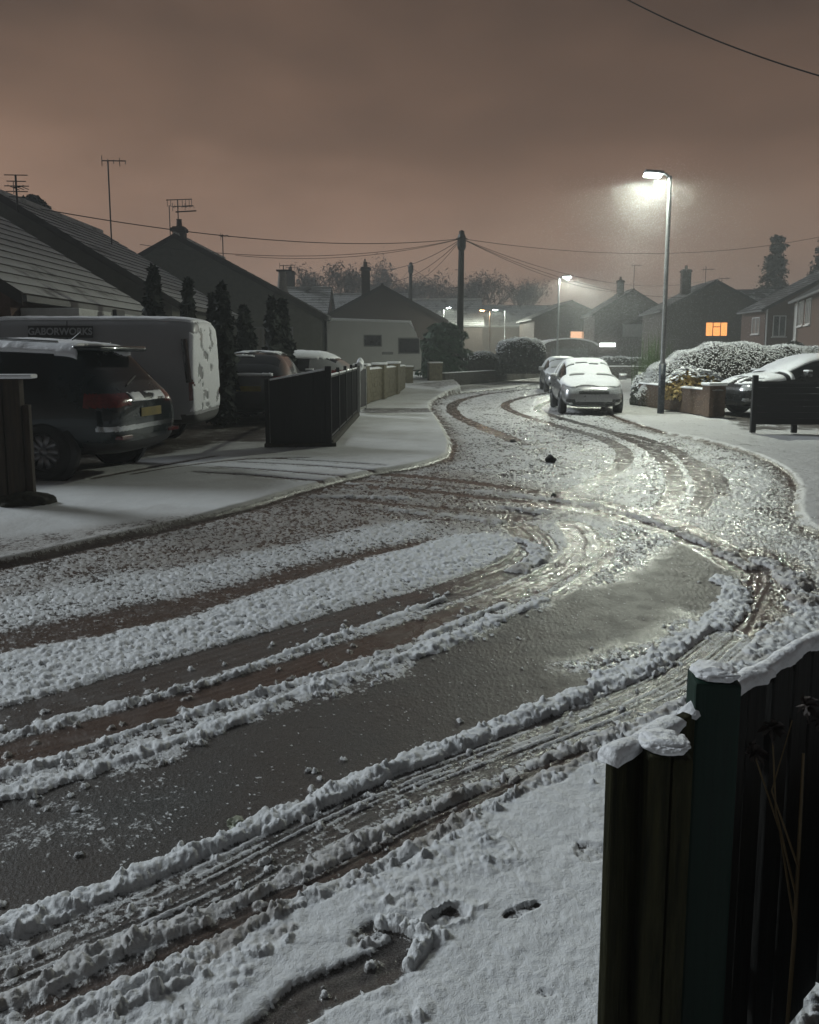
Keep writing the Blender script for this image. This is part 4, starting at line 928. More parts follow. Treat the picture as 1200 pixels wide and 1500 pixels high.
def bare_tree(label, x0, y0, h, seed, spread=0.5, group='bare trees on the skyline', cat='tree', dens=1.0):
    rnd = random.Random(seed); t = thing('bare_tree', label, cat, (x0, y0, 0), 0, group)
    trunk = MB(); tw = MB(); tips = []
    def grow(p, d, L, r, lev):
        q = p + d * L; (trunk if lev == 0 else tw).tube([p, (p + q) / 2 + Vector((rnd.uniform(-1, 1), rnd.uniform(-1, 1), 0)) * L * 0.05, q], [r, r * 0.85, r * 0.65], 5 if lev < 2 else 3, 0, False)
        if lev >= 4: tips.append(q); return
        for k in range(4 if lev < 3 else 3):
            a = rnd.uniform(0, 6.28); s = rnd.uniform(0.35, 0.85) * spread * 1.5
            dd = (d + Vector((math.cos(a) * s, math.sin(a) * s, rnd.uniform(0.0, 0.3)))).normalized()
            grow(p + d * L * rnd.uniform(0.6, 1.0), dd, L * rnd.uniform(0.62, 0.8), r * 0.55, lev + 1)
    grow(Vector((0, 0, 0)), Vector((0, 0, 1)), h * 0.40, h * 0.022, 0)
    trunk.obj('trunk', BARK, t); cro = tw.obj('crown', FARLEAF, t)
    rg = np.random.default_rng(seed); P = np.repeat(np.array([q[:] for q in tips]), max(1, int(9 * dens)), 0); P = P + rg.normal(0, h * 0.045, P.shape)
    V, F = leaf_field(rg, P, np.tile([0, -0.3, 1.0], (len(P), 1)), h * 0.022, None, 1.2, 0.22); raw_mesh('twigs', V, F, FARLEAF, cro)
    return t
for k, (px, pt, yy, sp, lab) in enumerate(((452, 398, 95, .45, 'bare tree left of the skyline group above the snowy roofs'), (494, 396, 92, .4, 'denser bare tree just left of the brown roof chimney'), (556, 405, 118, .5, 'bare tree peeping over the brown roof'), (628, 405, 125, .55, 'spreading bare tree between the two telegraph poles'), (580, 410, 120, .5, 'bare tree left of the short telegraph pole'), (712, 408, 112, .6, 'broad round bare tree right of the tall telegraph pole'), (690, 425, 116, .55, 'lower bare tree touching the tall telegraph pole'), (762, 415, 128, .35, 'faint slim bare tree above the far wide roof'), (655, 418, 122, .55, 'bare tree immediately left of the tall telegraph pole'))):
    p = Q(px, pt, yy); bare_tree(lab, p.x, yy, p.z, 60 + k, sp)
def fir(label, px, pt, yy, wpx, seed):
    p = Q(px, pt, yy); rg = np.random.default_rng(seed); h = p.z; t = thing('fir_tree', label, 'tree', (p.x, yy, 0), 0, 'tall dark evergreens on the right')
    MB().tube([(0, 0, 0), (0.1, 0, h * 0.5), (0, 0, h * 0.97)], [0.3, 0.18, 0.03], 7).obj('trunk', BARK, t)
    PP = []; NN = []; br = MB()
    for k in range(95):
        z0 = rg.uniform(0.22, 0.98); a = rg.uniform(0, 6.28); L = wpx / 1200 * yy * 0.5 * (1.06 - z0) ** 0.8 * 1.4 * rg.uniform(0.5, 1.15)
        br.tube([(0, 0, z0 * h), (L * .6 * math.cos(a), L * .6 * math.sin(a), z0 * h - .1), (L * math.cos(a), L * math.sin(a), z0 * h + .1)], [.06, .04, .015], 4, 0, False)
        m_ = 75; s = np.sqrt(rg.uniform(0.03, 1, m_)) * L
        q = np.stack([s * math.cos(a), s * math.sin(a), np.full(m_, z0 * h) - 0.12], 1) + rg.normal(0, 1, (m_, 3)) * np.array([.26, .26, .20]) * (1.5 - z0); PP.append(q); NN.append(np.tile([math.cos(a) * .5, math.sin(a) * .5, 1], (m_, 1)))
    br.obj('branches', BARK, t)
    V, F = leaf_field(rg, np.concatenate(PP), np.concatenate(NN), 0.17, None, 0.6, 0.5); raw_mesh('crown', V, F, FIR, t); return t
fir('uneven dark fir standing behind the brick houses on the right', 1139, 339, 76, 62, 91)
fir('dark fir cut off by the right edge of the view', 1208, 343, 74, 50, 92)
p = Q(46, 283, 33)
hedge('dark treetop showing over the far left roof ridge', p.x, 33, 0, 1.6, 1.4, p.z, 93, CONIF, 0, 0, 1800, 0.12, 2.0, 'treetop_bush', p.z - 1.3)

# ================================================================== CARS
def subdivided(V, F, mi, levels, crease=None):
    me = bpy.data.meshes.new('tmp'); me.from_pydata(V, [], F)
    for k in range(max(mi) + 1): me.materials.append(None)
    me.polygons.foreach_set('material_index', mi)
    bm = bmesh.new(); bm.from_mesh(me); bmesh.ops.recalc_face_normals(bm, faces=bm.faces[:]); bm.to_mesh(me); bm.free()
    o = bpy.data.objects.new('tmp', me); COL.objects.link(o)
    m = o.modifiers.new('s', 'SUBSURF'); m.levels = levels; m.render_levels = levels
    dg = bpy.context.evaluated_depsgraph_get(); e = o.evaluated_get(dg).to_mesh()
    nv = len(e.vertices); co = np.empty(nv * 3, np.float32); e.vertices.foreach_get('co', co); no = np.empty(nv * 3, np.float32); e.vertices.foreach_get('normal', no)
    fc = [tuple(p.vertices) for p in e.polygons]; fm = np.array([p.material_index for p in e.polygons]); ce = np.array([p.center[:] for p in e.polygons]); fn = np.array([p.normal[:] for p in e.polygons])
    o.to_mesh_clear() if False else None
    bpy.data.objects.remove(o); bpy.data.meshes.remove(me)
    return co.reshape(-1, 3), no.reshape(-1, 3), np.array(fc), fm, ce, fn
def sub_piece(name, co, F, mat, parent, smooth=True):
    used, inv = np.unique(F.ravel(), return_inverse=True)
    return raw_mesh(name, co[used], inv.reshape(F.shape), mat, parent, smooth)
def shell(name, co, no, F, thick, mat, parent, seed=0, lift=0.004, rag=0.5):
    """a layer of snow lying on the given faces"""
    used, inv = np.unique(F.ravel(), return_inverse=True); F2 = inv.reshape(F.shape); P = co[used]; N_ = no[used]
    e = {}
    for q in F2:
        for a, b in zip(q, np.roll(q, -1)):
            k = (min(a, b), max(a, b)); e[k] = None if k in e else (a, b)
    bd = [v for v in e.values() if v]; edge = np.zeros(len(used), bool)
    for a, b in bd: edge[a] = edge[b] = True
    t = thick * (0.55 + 0.9 * fbm(P[:, 0] * 6 + seed, P[:, 1] * 6 + P[:, 2] * 4, seed, 3)); t = np.where(edge, t * rag, t)
    top = P + N_ * t[:, None]; bot = P + N_ * lift; n0 = len(used)
    faces = list(F2) + [np.array((b, a, a + n0, b + n0)) for a, b in bd]
    return raw_mesh(name, np.concatenate([top, bot]), np.array(faces), mat, parent, True)
def wheel(par, x0, y0, r, w, side, spokes=5, alloy=ALLOY):
    Mx = Matrix.Translation((x0, y0, r)) @ Matrix.Rotation(R(-90) * side, 4, 'X')
    wobj = thing_part('wheel', par)
    MB().lathe([(r * .64, -w / 2), (r * .9, -w / 2), (r, -w * .36), (r, w * .36), (r * .92, w / 2), (r * .66, w / 2), (r * .64, w * .3), (r * .64, -w / 2)], 28, Mx).obj('tyre', RUBBER, wobj, True)
    rm = MB().lathe([(0.0, w * .1), (r * .63, w * .08), (r * .635, w * .44), (r * .58, w * .46), (r * .56, w * .3)], 28, Mx, 1)
    rm.lathe([(0, w * .44), (r * .14, w * .43), (r * .16, w * .2)], 14, Mx, 0)
    for k in range(spokes):
        a = 2 * math.pi * k / spokes; Q_ = Mx @ Matrix.Rotation(a, 4, 'Z')
        rm.add([Q_ @ Vector(p) for p in ((r * .12, -r * .07, w * .43), (r * .12, r * .07, w * .43), (r * .60, r * .10, w * .42), (r * .60, -r * .10, w * .42), (r * .12, -r * .07, w * .2), (r * .12, r * .07, w * .2), (r * .60, r * .10, w * .2), (r * .60, -r * .10, w * .2))],
               [(0, 1, 2, 3), (0, 4, 5, 1), (1, 5, 6, 2), (2, 6, 7, 3), (3, 7, 4, 0)], 0)
    rm.obj('rim', [alloy, BLACK], wobj, True)
def thing_part(name, par):
    o = bpy.data.objects.new(name, None); o.empty_display_size = 0.1; return put(o, par)

def car(name, label, cat, stations, mats, spec, loc, rz, group=None, wheels=(), wr=0.32, ww=0.21, snow=(), levels=3, mirrors=None, spokes=5):
    """stations: (x, zbottom, zshoulder, zroof, half width mid, half width shoulder, half width roof, crown, tag)"""
    t = thing(name, label, cat, loc, rz, group)
    V = []; F = []; mi = []
    for s in stations:
        xx, zb, zs, zr, wm, ws, wrf, crown = s[:8]
        half = [(0, zb), (wm * 0.86, zb), (wm, zb + 0.42 * (zs - zb)), (ws, zs), (wrf, zr), (wrf * 0.6, zr + crown * 0.75), (0, zr + crown)]
        ring = [(xx, a, b) for a, b in half] + [(xx, -a, b) for a, b in half[5:0:-1]]
        V += ring
    for i in range(len(stations) - 1):
        tg = stations[i][8] if len(stations[i]) > 8 else ''
        for k in range(12):
            seg = k if k < 6 else 11 - k
            m = 0
            if seg == 3 and 's' in tg: m = 1
            if seg in (4, 5) and 'w' in tg: m = 2
            if seg in (4, 5) and 'r' in tg: m = 3
            F.append((i * 12 + k, i * 12 + (k + 1) % 12, (i + 1) * 12 + (k + 1) % 12, (i + 1) * 12 + k)); mi.append(m)
    ln = len(stations) - 1
    for b in (0, ln * 12):                    # end faces as quads
        for a, c in ((0, 5), (1, 4), (2, 3)):
            pass
        idx = [b + k for k in range(12)]
        for q in ((0, 1, 2, 11), (11, 2, 3, 10), (10, 3, 4, 9), (9, 4, 5, 8), (11, 10, 9, 8), ):
            pass
        for q in ((0, 1, 11), (1, 2, 10, 11), (2, 3, 9, 10), (3, 4, 8, 9), (4, 5, 7, 8), (5, 6, 7)):
            F.append(tuple(b + j for j in q)); mi.append(0)
    co, no, fc, fm, ce, fn = subdivided(V, F, mi, levels)
    part = np.array(['body'] * len(fc), dtype=object)
    part[fm == 1] = 'side_window'; part[fm == 2] = 'windscreen'; part[fm == 3] = 'rear_window'
    for nm, fnc in spec:
        part[fnc(ce[:, 0], ce[:, 1], ce[:, 2], fn[:, 0], fn[:, 1], fn[:, 2], fm)] = nm
    sided = {'side_window', 'headlight', 'tail_light', 'fog_light', 'door_trim', 'reflector'}
    for nm in dict.fromkeys(part):
        m = mats.get(nm, mats['body'])
        sel = part == nm
        groups_ = [sel & (ce[:, 1] > 0), sel & (ce[:, 1] <= 0)] if nm in sided else [sel]
        for g in groups_:
            if g.any(): sub_piece(nm, co, fc[g], m, t)
    for (nm, fnc, th, mt) in snow:
        g = fnc(ce[:, 0], ce[:, 1], ce[:, 2], fn[:, 0], fn[:, 1], fn[:, 2], part)
        if g.any(): shell(nm, co, no, fc[g], th, mt, t, seed=len(label))
    for (wx_, wy_) in wheels:
        sd = 1 if wy_ > 0 else -1
        MB().lathe([(0, 0), (wr * 1.19, 0), (wr * 1.22, -0.03), (wr * 1.2, -0.10)], 28, Matrix.Translation((wx_, wy_ + 0.055 * sd, wr * 1.02)) @ Matrix.Rotation(R(-90) * sd, 4, 'X')).obj('wheel_arch', BLACK, t, True)
        wheel(t, wx_, wy_ - sd * (ww * 0.13), wr, ww, sd, spokes)
    if mirrors:
        mx, my, mz = mirrors
        for sd in (1, -1):
            MM = Matrix.Translation((mx, sd * my, mz))
            mo = MB().bbox(-0.06, 0.07, -0.11, 0.11, -0.07, 0.075, 0.035, 0, MM).bbox(-0.02, 0.03, min(-sd * 0.2, 0), max(-sd * 0.2, 0), -0.06, -0.02, 0.008, 0, MM).obj('wing_mirror', mats['body'], t, True)
            if snow: MB().bbox(-0.055, 0.06, -0.10, 0.10, 0.06, 0.105, 0.018, 0, MM).obj('snow_cap', SNOW_C, mo, True)
    return t
def plate(par, Mx, mat, w=0.52, h=0.11, glyphs=True):
    p = MB().bbox(-w / 2, w / 2, -0.008, 0.0, -h / 2, h / 2, 0.003, 0, Mx).obj('number_plate', mat, par)
    if glyphs:
        g = MB()
        for k in range(7):
            u = -0.21 + k * 0.066 + (0.03 if k > 3 else 0)
            g.box(u, u + 0.040, -0.0115, -0.0095, -0.037, 0.037, 0, Mx)
        g.obj('worn_marks', BLACK, p)
    return p
FRONT = lambda x_, y_, z_: Matrix.Translation((x_, y_, z_)) @ Matrix.Rotation(R(90), 4, 'Z')     # plate facing +x
REAR = lambda x_, y_, z_: Matrix.Translation((x_, y_, z_)) @ Matrix.Rotation(R(-90), 4, 'Z')

# silver hatchback, front on to us under the lamp
SILVER = M('silver_paint', (0.30, 0.30, 0.31), 0.28, 0.06, metal=0.55, coat=0.7, scale=3)
hatch_st = [(-2.12, .42, .80, .98, .66, .62, .50, .03), (-2.07, .32, .86, 1.05, .80, .76, .60, .04), (-1.86, .22, .92, 1.22, .87, .83, .60, .04, 'r'), (-1.42, .19, .95, 1.42, .885, .85, .58, .045), (-1.20, .19, .95, 1.46, .885, .85, .585, .045, 's'), (-.36, .18, .94, 1.48, .89, .86, .60, .05), (-.24, .18, .94, 1.48, .89, .86, .60, .05, 's'), (.40, .18, .93, 1.435, .89, .855, .585, .05, 'sw'),
            (1.05, .19, .93, 1.03, .885, .845, .66, .05), (1.20, .19, .925, .965, .88, .84, .70, .05), (1.62, .20, .84, .885, .875, .80, .66, .045), (1.95, .21, .74, .80, .82, .72, .56, .03), (2.10, .24, .62, .68, .70, .62, .46, .02), (2.14, .34, .54, .58, .56, .50, .36, .01)]
hatch_spec = [('headlight', lambda x, y, z, a, b, c, m: (x > 1.50) & (np.abs(y) > .40 - (x - 1.5) * .1) & (z > .585 + (2.14 - x) * .16) & (z < .72 + (2.14 - x) * .18) & (m == 0) & (c < .9)),
              ('grille', lambda x, y, z, a, b, c, m: (x > 1.9) & (np.abs(y) < .40) & (z > .575) & (z < .66)),
              ('lower_grille', lambda x, y, z, a, b, c, m: (x > 1.9) & (np.abs(y) < .58) & (z > .27) & (z < .37)),
              ('fog_light', lambda x, y, z, a, b, c, m: (x > 1.7) & (np.abs(y) > .50) & (np.abs(y) < .74) & (z > .36) & (z < .44)),
              ('tail_light', lambda x, y, z, a, b, c, m: (x < -1.72) & (np.abs(y) > .50) & (z > .80) & (z < 1.0) & (m == 0))]
def snow_top(thr, xmin=-9, xmax=9, zmin=0.6, noise=0.0, skip=('side_window',)):
    def f(x, y, z, a, b, c, p):
        q = (c > thr) & (x > xmin) & (x < xmax) & (z > zmin)
        for s in skip: q &= p != s
        if noise: q &= fbm(x * 3.1 + 4, y * 3.1 + z, 77, 3) > noise
        return q
    return f
hm = dict(body=SILVER, side_window=GLASS, windscreen=GLASS, rear_window=GLASS, headlight=HEADL, grille=BLACK, lower_grille=BLACK, fog_light=BLACK, tail_light=TAILL)
def hatch_snow(x, y, z, a, b, c, p):
    gap1 = (np.abs(x - 0.48 - 0.03 * np.sin(y * 9)) < 0.035) & (fbm(y * 3 + 2, x * 0 + 1, 4, 3) > 0.36)
    gap2 = (np.abs(x - 1.04) < 0.045) & (y > -0.55 + 0.0) & (fbm(y * 3 + 7, x * 0 + 2, 5, 3) > 0.40)
    return (c > 0.28) & (z > 0.66) & (p != 'side_window') & (p != 'headlight') & ~gap1 & ~gap2 & (x < 1.98 + 0.04 * np.sin(y * 7))
cx, cyy = G(857, 606); 
HATCH_POS = (0.2157 * 22.6 - 0.03, 22.75, 0.01)
hatch = car('hatchback', 'silver hatchback facing us with thick snow on windscreen and bonnet, under the tall lamp', 'car', hatch_st, hm, hatch_spec, HATCH_POS, R(-95), 'parked cars',
            wheels=((1.32, .80), (1.32, -.80), (-1.30, .80), (-1.30, -.80)), snow=(('snow_layer', hatch_snow, 0.028, SNOW_C),), mirrors=(.78, .98, 1.0))
plate(hatch, FRONT(2.118, 0.02, .50), PLATE_W)
MB().lathe([(0, 0.02), (.055, .015), (.06, 0)], 14, Matrix.Translation((2.07, 0, .645)) @ Matrix.Rotation(R(80), 4, 'Y')).obj('badge', CHROME, hatch, True)
MB().bbox(1.98, 2.10, -.66, -.18, .30, .325, .01).obj('bumper_snow', SNOW_C, hatch)
hatch.scale = (.93, .93, .93)
h2 = copy_tree(hatch); p = Q(834, 517, 33); h2.location = (p.x, 34.5, 0.0); h2.rotation_euler.z = R(-95)
h2['label'] = 'snow topped hatchback mostly hidden behind the silver one, near the second lamp'

# dark blue-green estate, rear towards us, on the left drive
DKBLUE = M('dark_teal_paint', (0.006, 0.014, 0.017), 0.25, 0.2, metal=0.2, coat=0.6, scale=3, spec=0.3)
suv_st = [(-2.25, .52, .84, .92, .60, .58, .46, .02), (-2.21, .36, .90, 1.00, .80, .78, .62, .03), (-2.08, .29, .98, 1.10, .88, .85, .68, .04, 'r'), (-1.72, .27, 1.06, 1.52, .91, .87, .64, .04), (-1.62, .27, 1.06, 1.57, .915, .87, .63, .05), (-1.50, .26, 1.06, 1.60, .92, .87, .62, .05, 's'), (-.62, .25, 1.03, 1.645, .92, .875, .64, .055), (-.52, .25, 1.03, 1.645, .92, .875, .64, .055, 's'), (.42, .25, 1.01, 1.60, .92, .87, .62, .05, 'sw'),
          (1.02, .25, 1.01, 1.16, .92, .865, .70, .05), (1.18, .26, 1.0, 1.06, .915, .86, .72, .05), (1.65, .27, .94, .99, .90, .82, .68, .05), (2.0, .28, .82, .88, .84, .74, .58, .03), (2.17, .32, .66, .72, .72, .62, .46, .02), (2.21, .42, .58, .62, .56, .50, .36, .01)]
suv_spec = [('tail_light', lambda x, y, z, a, b, c, m: (x < -1.84) & (np.abs(y) > .44 + (z < .90) * .2) & (z > .885) & (z < 1.05) & (m == 0)),
            ('lower_bumper', lambda x, y, z, a, b, c, m: (x < -1.8) & (z < .46)),
            ('bumper_step', lambda x, y, z, a, b, c, m: (x < -2.0) & (z > .60) & (z < .66) & (a < 0)),
            ('sill_cladding', lambda x, y, z, a, b, c, m: (z < .40) & (x >= -1.8)),
            ('headlight', lambda x, y, z, a, b, c, m: (x > 1.62) & (np.abs(y) > .46) & (z > .70) & (z < .88) & (m == 0))]
sm_ = dict(body=DKBLUE, side_window=GLASS, windscreen=GLASS, rear_window=GLASS, headlight=HEADL, tail_light=TAILL, lower_bumper=BLACK, bumper_step=CHROME, sill_cladding=BLACK)
def suv_snow(x, y, z, a, b, c, p): return (c > .62) & (z > 1.42) & (x > -1.66 + 0.1 * np.sin(y * 5)) & (p != 'side_window')
def suv_snow2(x, y, z, a, b, c, p):
    return ((c > .2) & (x < -2.02) & (z > .93) & (z < 1.05) & (np.abs(y) < .62) & (fbm(y * 4, z * 9, 6, 3) > .46) & (p == 'body'))
kuga = car('estate_car', 'dark teal estate with snowy roof and red tail lamps, parked nose-in beside the white van', 'car', suv_st, sm_, suv_spec, (0, 0, 0.06), 0, 'parked cars', levels=4,
           wheels=((1.36, .83), (1.36, -.83), (-1.32, .83), (-1.32, -.83)), wr=.355, ww=.24, snow=(('snow_layer', suv_snow, 0.035, SNOW_C), ('snow_patches', suv_snow2, 0.012, SNOW_C)), mirrors=(.80, 1.02, 1.10), spokes=10)
fa = R(170)                                  # nose points left and a little away
fv = Vector((math.cos(fa), math.sin(fa), 0)); rc = Vector((-3.34, 10.45, 0.06))
kuga.location = rc + fv * 2.22; kuga.rotation_euler.z = fa
plate(kuga, REAR(-2.255, -.02, .80), PLATE_Y, glyphs=False)
MB().bbox(-1.94, -1.56, -.58, .58, 1.55, 1.62, .028).obj('spoiler', DKBLUE, kuga, True)
for sd in (1, -1): MB().tube([(-1.4, sd * .60, 1.665), (-.5, sd * .64, 1.71), (.35, sd * .61, 1.66)], .018, 6).obj('roof_rail', CHROME, kuga, True)
MB().tube([(-2.10, .28, 1.14), (-2.02, -.08, 1.24)], .012, 5).obj('wiper', BLACK, kuga)
MB().tube([(-1.2, 0, 1.69), (-1.34, 0, 1.80)], [.012, .004], 5).obj('radio_aerial', BLACK, kuga)
for sd in (1, -1): MB().bbox(-2.27, -2.15, sd * .62 - .13, sd * .62 + .13, .50, .545, .012).obj('reflector', TAILL, kuga)

# white panel van beyond it, flank to us, rear to the right
VANW = M('white_van_paint', (0.33, 0.33, 0.345), 0.40, 0.06, coat=0.3, scale=2)
van_st = [(-2.45, .40, 1.0, 1.80, .84, .83, .74, .02), (-2.42, .34, 1.0, 1.90, .93, .92, .80, .03), (-2.30, .32, 1.0, 1.95, .95, .94, .82, .04), (-1.6, .30, 1.0, 1.96, .95, .945, .83, .045), (.55, .30, 1.0, 1.96, .95, .945, .83, .045), (.66, .30, 1.0, 1.96, .95, .94, .82, .045, 's'), (1.30, .30, 1.0, 1.88, .95, .93, .78, .04, 'sw'),
          (2.0, .30, 1.0, 1.16, .94, .90, .74, .04), (2.25, .32, .92, .98, .90, .82, .64, .03), (2.42, .38, .74, .80, .76, .68, .5, .02), (2.45, .46, .62, .68, .6, .55, .4, .01)]
van_spec = [('tail_light', lambda x, y, z, a, b, c, m: (x < -2.36) & (np.abs(y) > .78) & (z > .72) & (z < 1.42)),
            ('rear_bumper', lambda x, y, z, a, b, c, m: (x < -2.2) & (z < .50)),
            ('sill_cladding', lambda x, y, z, a, b, c, m: (z < .42) & (x >= -2.2)),
            ('headlight', lambda x, y, z, a, b, c, m: (x > 1.95) & (np.abs(y) > .46) & (z > .74) & (z < .96) & (m == 0))]
vm = dict(body=VANW, side_window=GLASS, windscreen=GLASS, headlight=HEADL, tail_light=TAILL, rear_bumper=M('van_bumper', (0.06, 0.06, 0.06), 0.6), sill_cladding=BLACK)
def van_snow(x, y, z, a, b, c, p): return (c > .85) & (z > 1.8)
def van_rear_snow(x, y, z, a, b, c, p): return (x < -2.36) & (z > .55) & (fbm(y * 5 + 2, z * 5, 15, 4) > .33) & (np.abs(y) < .9)
van = car('panel_van', 'white panel van with a dark name strip along its flank, behind the dark estate', 'van', van_st, vm, van_spec, (-5.86, 13.95, 0.09), R(180), 'parked cars', levels=4,
          wheels=((1.5, .86), (1.5, -.86), (-1.45, .86), (-1.45, -.86)), wr=.33, ww=.22, snow=(('snow_layer', van_snow, 0.03, SNOW_C), ('rear_snow', van_rear_snow, 0.009, SNOW_C)), mirrors=(1.42, 1.06, 1.15))
van['label'] = 'white panel van with a dark name strip along its flank, behind the dark estate'
fl_ = .955                                   # the flank towards us is local +y (the van faces left)
rd_ = MB().bbox(-1.75, -.05, fl_ - .02, fl_ + .012, 1.02, 1.07, .006).obj('side_rail', BLACK, van)
seam = MB()
for xx in (-.02, 1.52): seam.box(xx - .006, xx + .006, .90, .945, .45, 1.02)
for xx in (-.45, .62): seam.add([(xx - .008, .962, .42), (xx + .008, .962, .42), (xx + .008, .952, 1.0), (xx - .008, .952, 1.0), (xx + .008, .842, 1.93), (xx - .008, .842, 1.93)], [(0, 1, 2, 3), (3, 2, 4, 5)])
seam.obj('door_seam', BLACK, van)
def on_flank(u, zz, off=0.0):                 # the upper flank leans inward
    k = (zz - 1.0) / .95; return Vector((u, .945 - .115 * k + off, zz))
van.scale = (1, 1, 1.035)
sg = MB()
u0, u1, z0_, z1_ = -.86, .16, 1.68, 1.86
a_ = [on_flank(u, zz, o_) for o_ in (.012, .024) for (u, zz) in ((u0, z0_), (u1, z0_), (u1, z1_), (u0, z1_))]
sg.add(a_, [(0, 1, 2, 3), (4, 5, 6, 7), (0, 1, 5, 4), (1, 2, 6, 5), (2, 3, 7, 6), (3, 0, 4, 7)])
sign = sg.obj('name_panel', M('sign_dark', (0.012, 0.012, 0.014), 0.4), van)
def text_mesh(body, size, mat, par, Mx, bold=0.0):
    cu = bpy.data.curves.new('txt', 'FONT'); cu.body = body; cu.size = size; cu.align_x = 'CENTER'; cu.align_y = 'CENTER'; cu.extrude = 0.001; cu.offset = bold
    o = bpy.data.objects.new('txt', cu); COL.objects.link(o); dg = bpy.context.evaluated_depsgraph_get()
    me = bpy.data.meshes.new_from_object(o.evaluated_get(dg)); bpy.data.objects.remove(o)
    me.transform(Mx); me.materials.clear(); me.materials.append(mat)
    r = bpy.data.objects.new('lettering', me); return put(r, par)
nrm_tilt = math.atan2(.115, .95)
Mt = Matrix.Translation(on_flank((u0 + u1) / 2, (z0_ + z1_) / 2, .028)) @ Matrix.Rotation(R(180), 4, 'Z') @ Matrix.Rotation(R(90) - nrm_tilt, 4, 'X')
text_mesh('GABORWORKS', 0.146, M('sign_letters', (0.34, 0.35, 0.37), 0.5, 0.1), sign, Mt, 0.004)
MB().bbox(1.05, 1.18, .86, .90, 1.55, 1.80, .01).obj('cab_badge', BLACK, van)
for sd in (.84,):
    wv = MB().tube([(-2.30, sd + .05, 1.66), (-2.36, sd + .055, 1.0)], .05, 8).obj('door_mirror_glass_strip', M('rear_side_glass', (0.02, 0.015, 0.015), 0.1), van)
MB().bbox(-1.02, -.94, -.2, .2, 1.98, 2.14, .02).obj('roof_bar', BLACK, van)

# dark hatchback deep in the next drive, rear to us; silver estate beyond the railings; saloon on the right drive
darkm = dict(hm); darkm['body'] = M('black_paint', (0.010, 0.010, 0.011), 0.3, 0.2, metal=0.2, coat=0.8)
dk = car('dark_hatchback', 'black hatchback seen from behind in shadow, left of the solid black fence', 'car', hatch_st, darkm, hatch_spec, (-3.42, 19.4, .10), R(91), 'parked cars',
         wheels=((1.32, .80), (1.32, -.80), (-1.30, .80), (-1.30, -.80)), snow=(('snow_layer', lambda x, y, z, a, b, c, p: (c > .75) & (z > 1.40) & (fbm(x * 3, y * 3, 3, 3) > .48), .025, SNOW_C), ('sill_snow', lambda x, y, z, a, b, c, p: (c > .3) & (x < -1.9) & (z > .84) & (z < 1.06) & (np.abs(y) < .5) & (fbm(y * 3 + 1, x, 2, 3) > .45), .025, SNOW_C)), mirrors=(.78, .98, 1.0))
plate(dk, REAR(-2.125, 0, .74), PLATE_Y, glyphs=False)
lightm = dict(hm); lightm['body'] = M('pale_silver_paint', (0.34, 0.34, 0.34), 0.3, 0.06, metal=0.4, coat=0.6)
le = car('silver_estate', 'pale hatchback with one red tail lamp showing over the black fence', 'car', hatch_st, lightm, hatch_spec, (-3.75, 23.6, .12), R(172), 'parked cars',
         wheels=((1.32, .80), (1.32, -.80), (-1.30, .80), (-1.30, -.80)), snow=(('snow_layer', lambda x, y, z, a, b, c, p: (c > .5) & (z > 1.3), .03, SNOW_C),), mirrors=(.78, .98, 1.0))
sal_st = [(-2.30, .45, .84, .90, .62, .58, .46, .02), (-2.26, .33, .90, .97, .80, .76, .62, .03), (-1.85, .22, .96, 1.03, .88, .84, .66, .04), (-1.58, .20, .97, 1.07, .89, .85, .64, .04, 'r'), (-.92, .19, .96, 1.37, .90, .86, .58, .045, 's'), (-.30, .18, .95, 1.43, .90, .865, .60, .05), (-.20, .18, .95, 1.43, .90, .865, .60, .05, 's'), (.40, .18, .94, 1.40, .90, .86, .585, .05, 'sw'),
          (1.18, .19, .93, 1.01, .89, .85, .67, .05), (1.32, .19, .92, .95, .885, .84, .70, .05), (1.75, .20, .86, .90, .88, .80, .66, .045), (2.08, .21, .77, .82, .83, .73, .57, .03), (2.25, .24, .64, .70, .71, .62, .46, .02), (2.30, .34, .55, .60, .56, .50, .36, .01)]
sal_spec = [('headlight', lambda x, y, z, a, b, c, m: (x > 1.72) & (np.abs(y) > .42) & (z > .60 + (2.3 - x) * .16) & (z < .73 + (2.3 - x) * .16) & (m == 0) & (c < .9)),
            ('grille', lambda x, y, z, a, b, c, m: (x > 2.1) & (np.abs(y) < .42) & (z > .52) & (z < .68)),
            ('lower_grille', lambda x, y, z, a, b, c, m: (x > 2.05) & (np.abs(y) < .5) & (z > .27) & (z < .37)),
            ('fog_light', lambda x, y, z, a, b, c, m: (x > 1.85) & (np.abs(y) > .54) & (np.abs(y) < .76) & (z > .35) & (z < .42)),
            ('tail_light', lambda x, y, z, a, b, c, m: (x < -2.05) & (np.abs(y) > .46) & (z > .78) & (z < .95) & (m == 0))]
salm = dict(hm); salm['body'] = M('graphite_paint', (0.022, 0.023, 0.025), 0.25, 0.15, metal=0.4, coat=0.9); salm['fog_light'] = HEADL
def sal_snow(x, y, z, a, b, c, p): return (c > .40) & (z > .74) & (p != 'side_window') & (p != 'headlight') & ~((np.abs(x - 1.22) < .07) & (fbm(y * 3, x, 3, 2) > .42)) & ((x < 1.75) | (fbm(x * 5, y * 5, 8, 3) > .45))
sal = car('saloon_car', 'dark saloon with snowy bonnet and windscreen, behind the black board on the right', 'car', sal_st, salm, sal_spec, (0, 0, .08), 0, 'parked cars',
          wheels=((1.42, .81), (1.42, -.81), (-1.40, .81), (-1.40, -.81)), snow=(('snow_layer', sal_snow, .028, SNOW_C),), mirrors=(.86, 1.0, 1.0))
fa = R(193); fv = Vector((math.cos(fa), math.sin(fa), 0)); fr = Vector((7.85, 20.2, .08))
sal.location = fr - fv * 2.28; sal.rotation_euler.z = fa
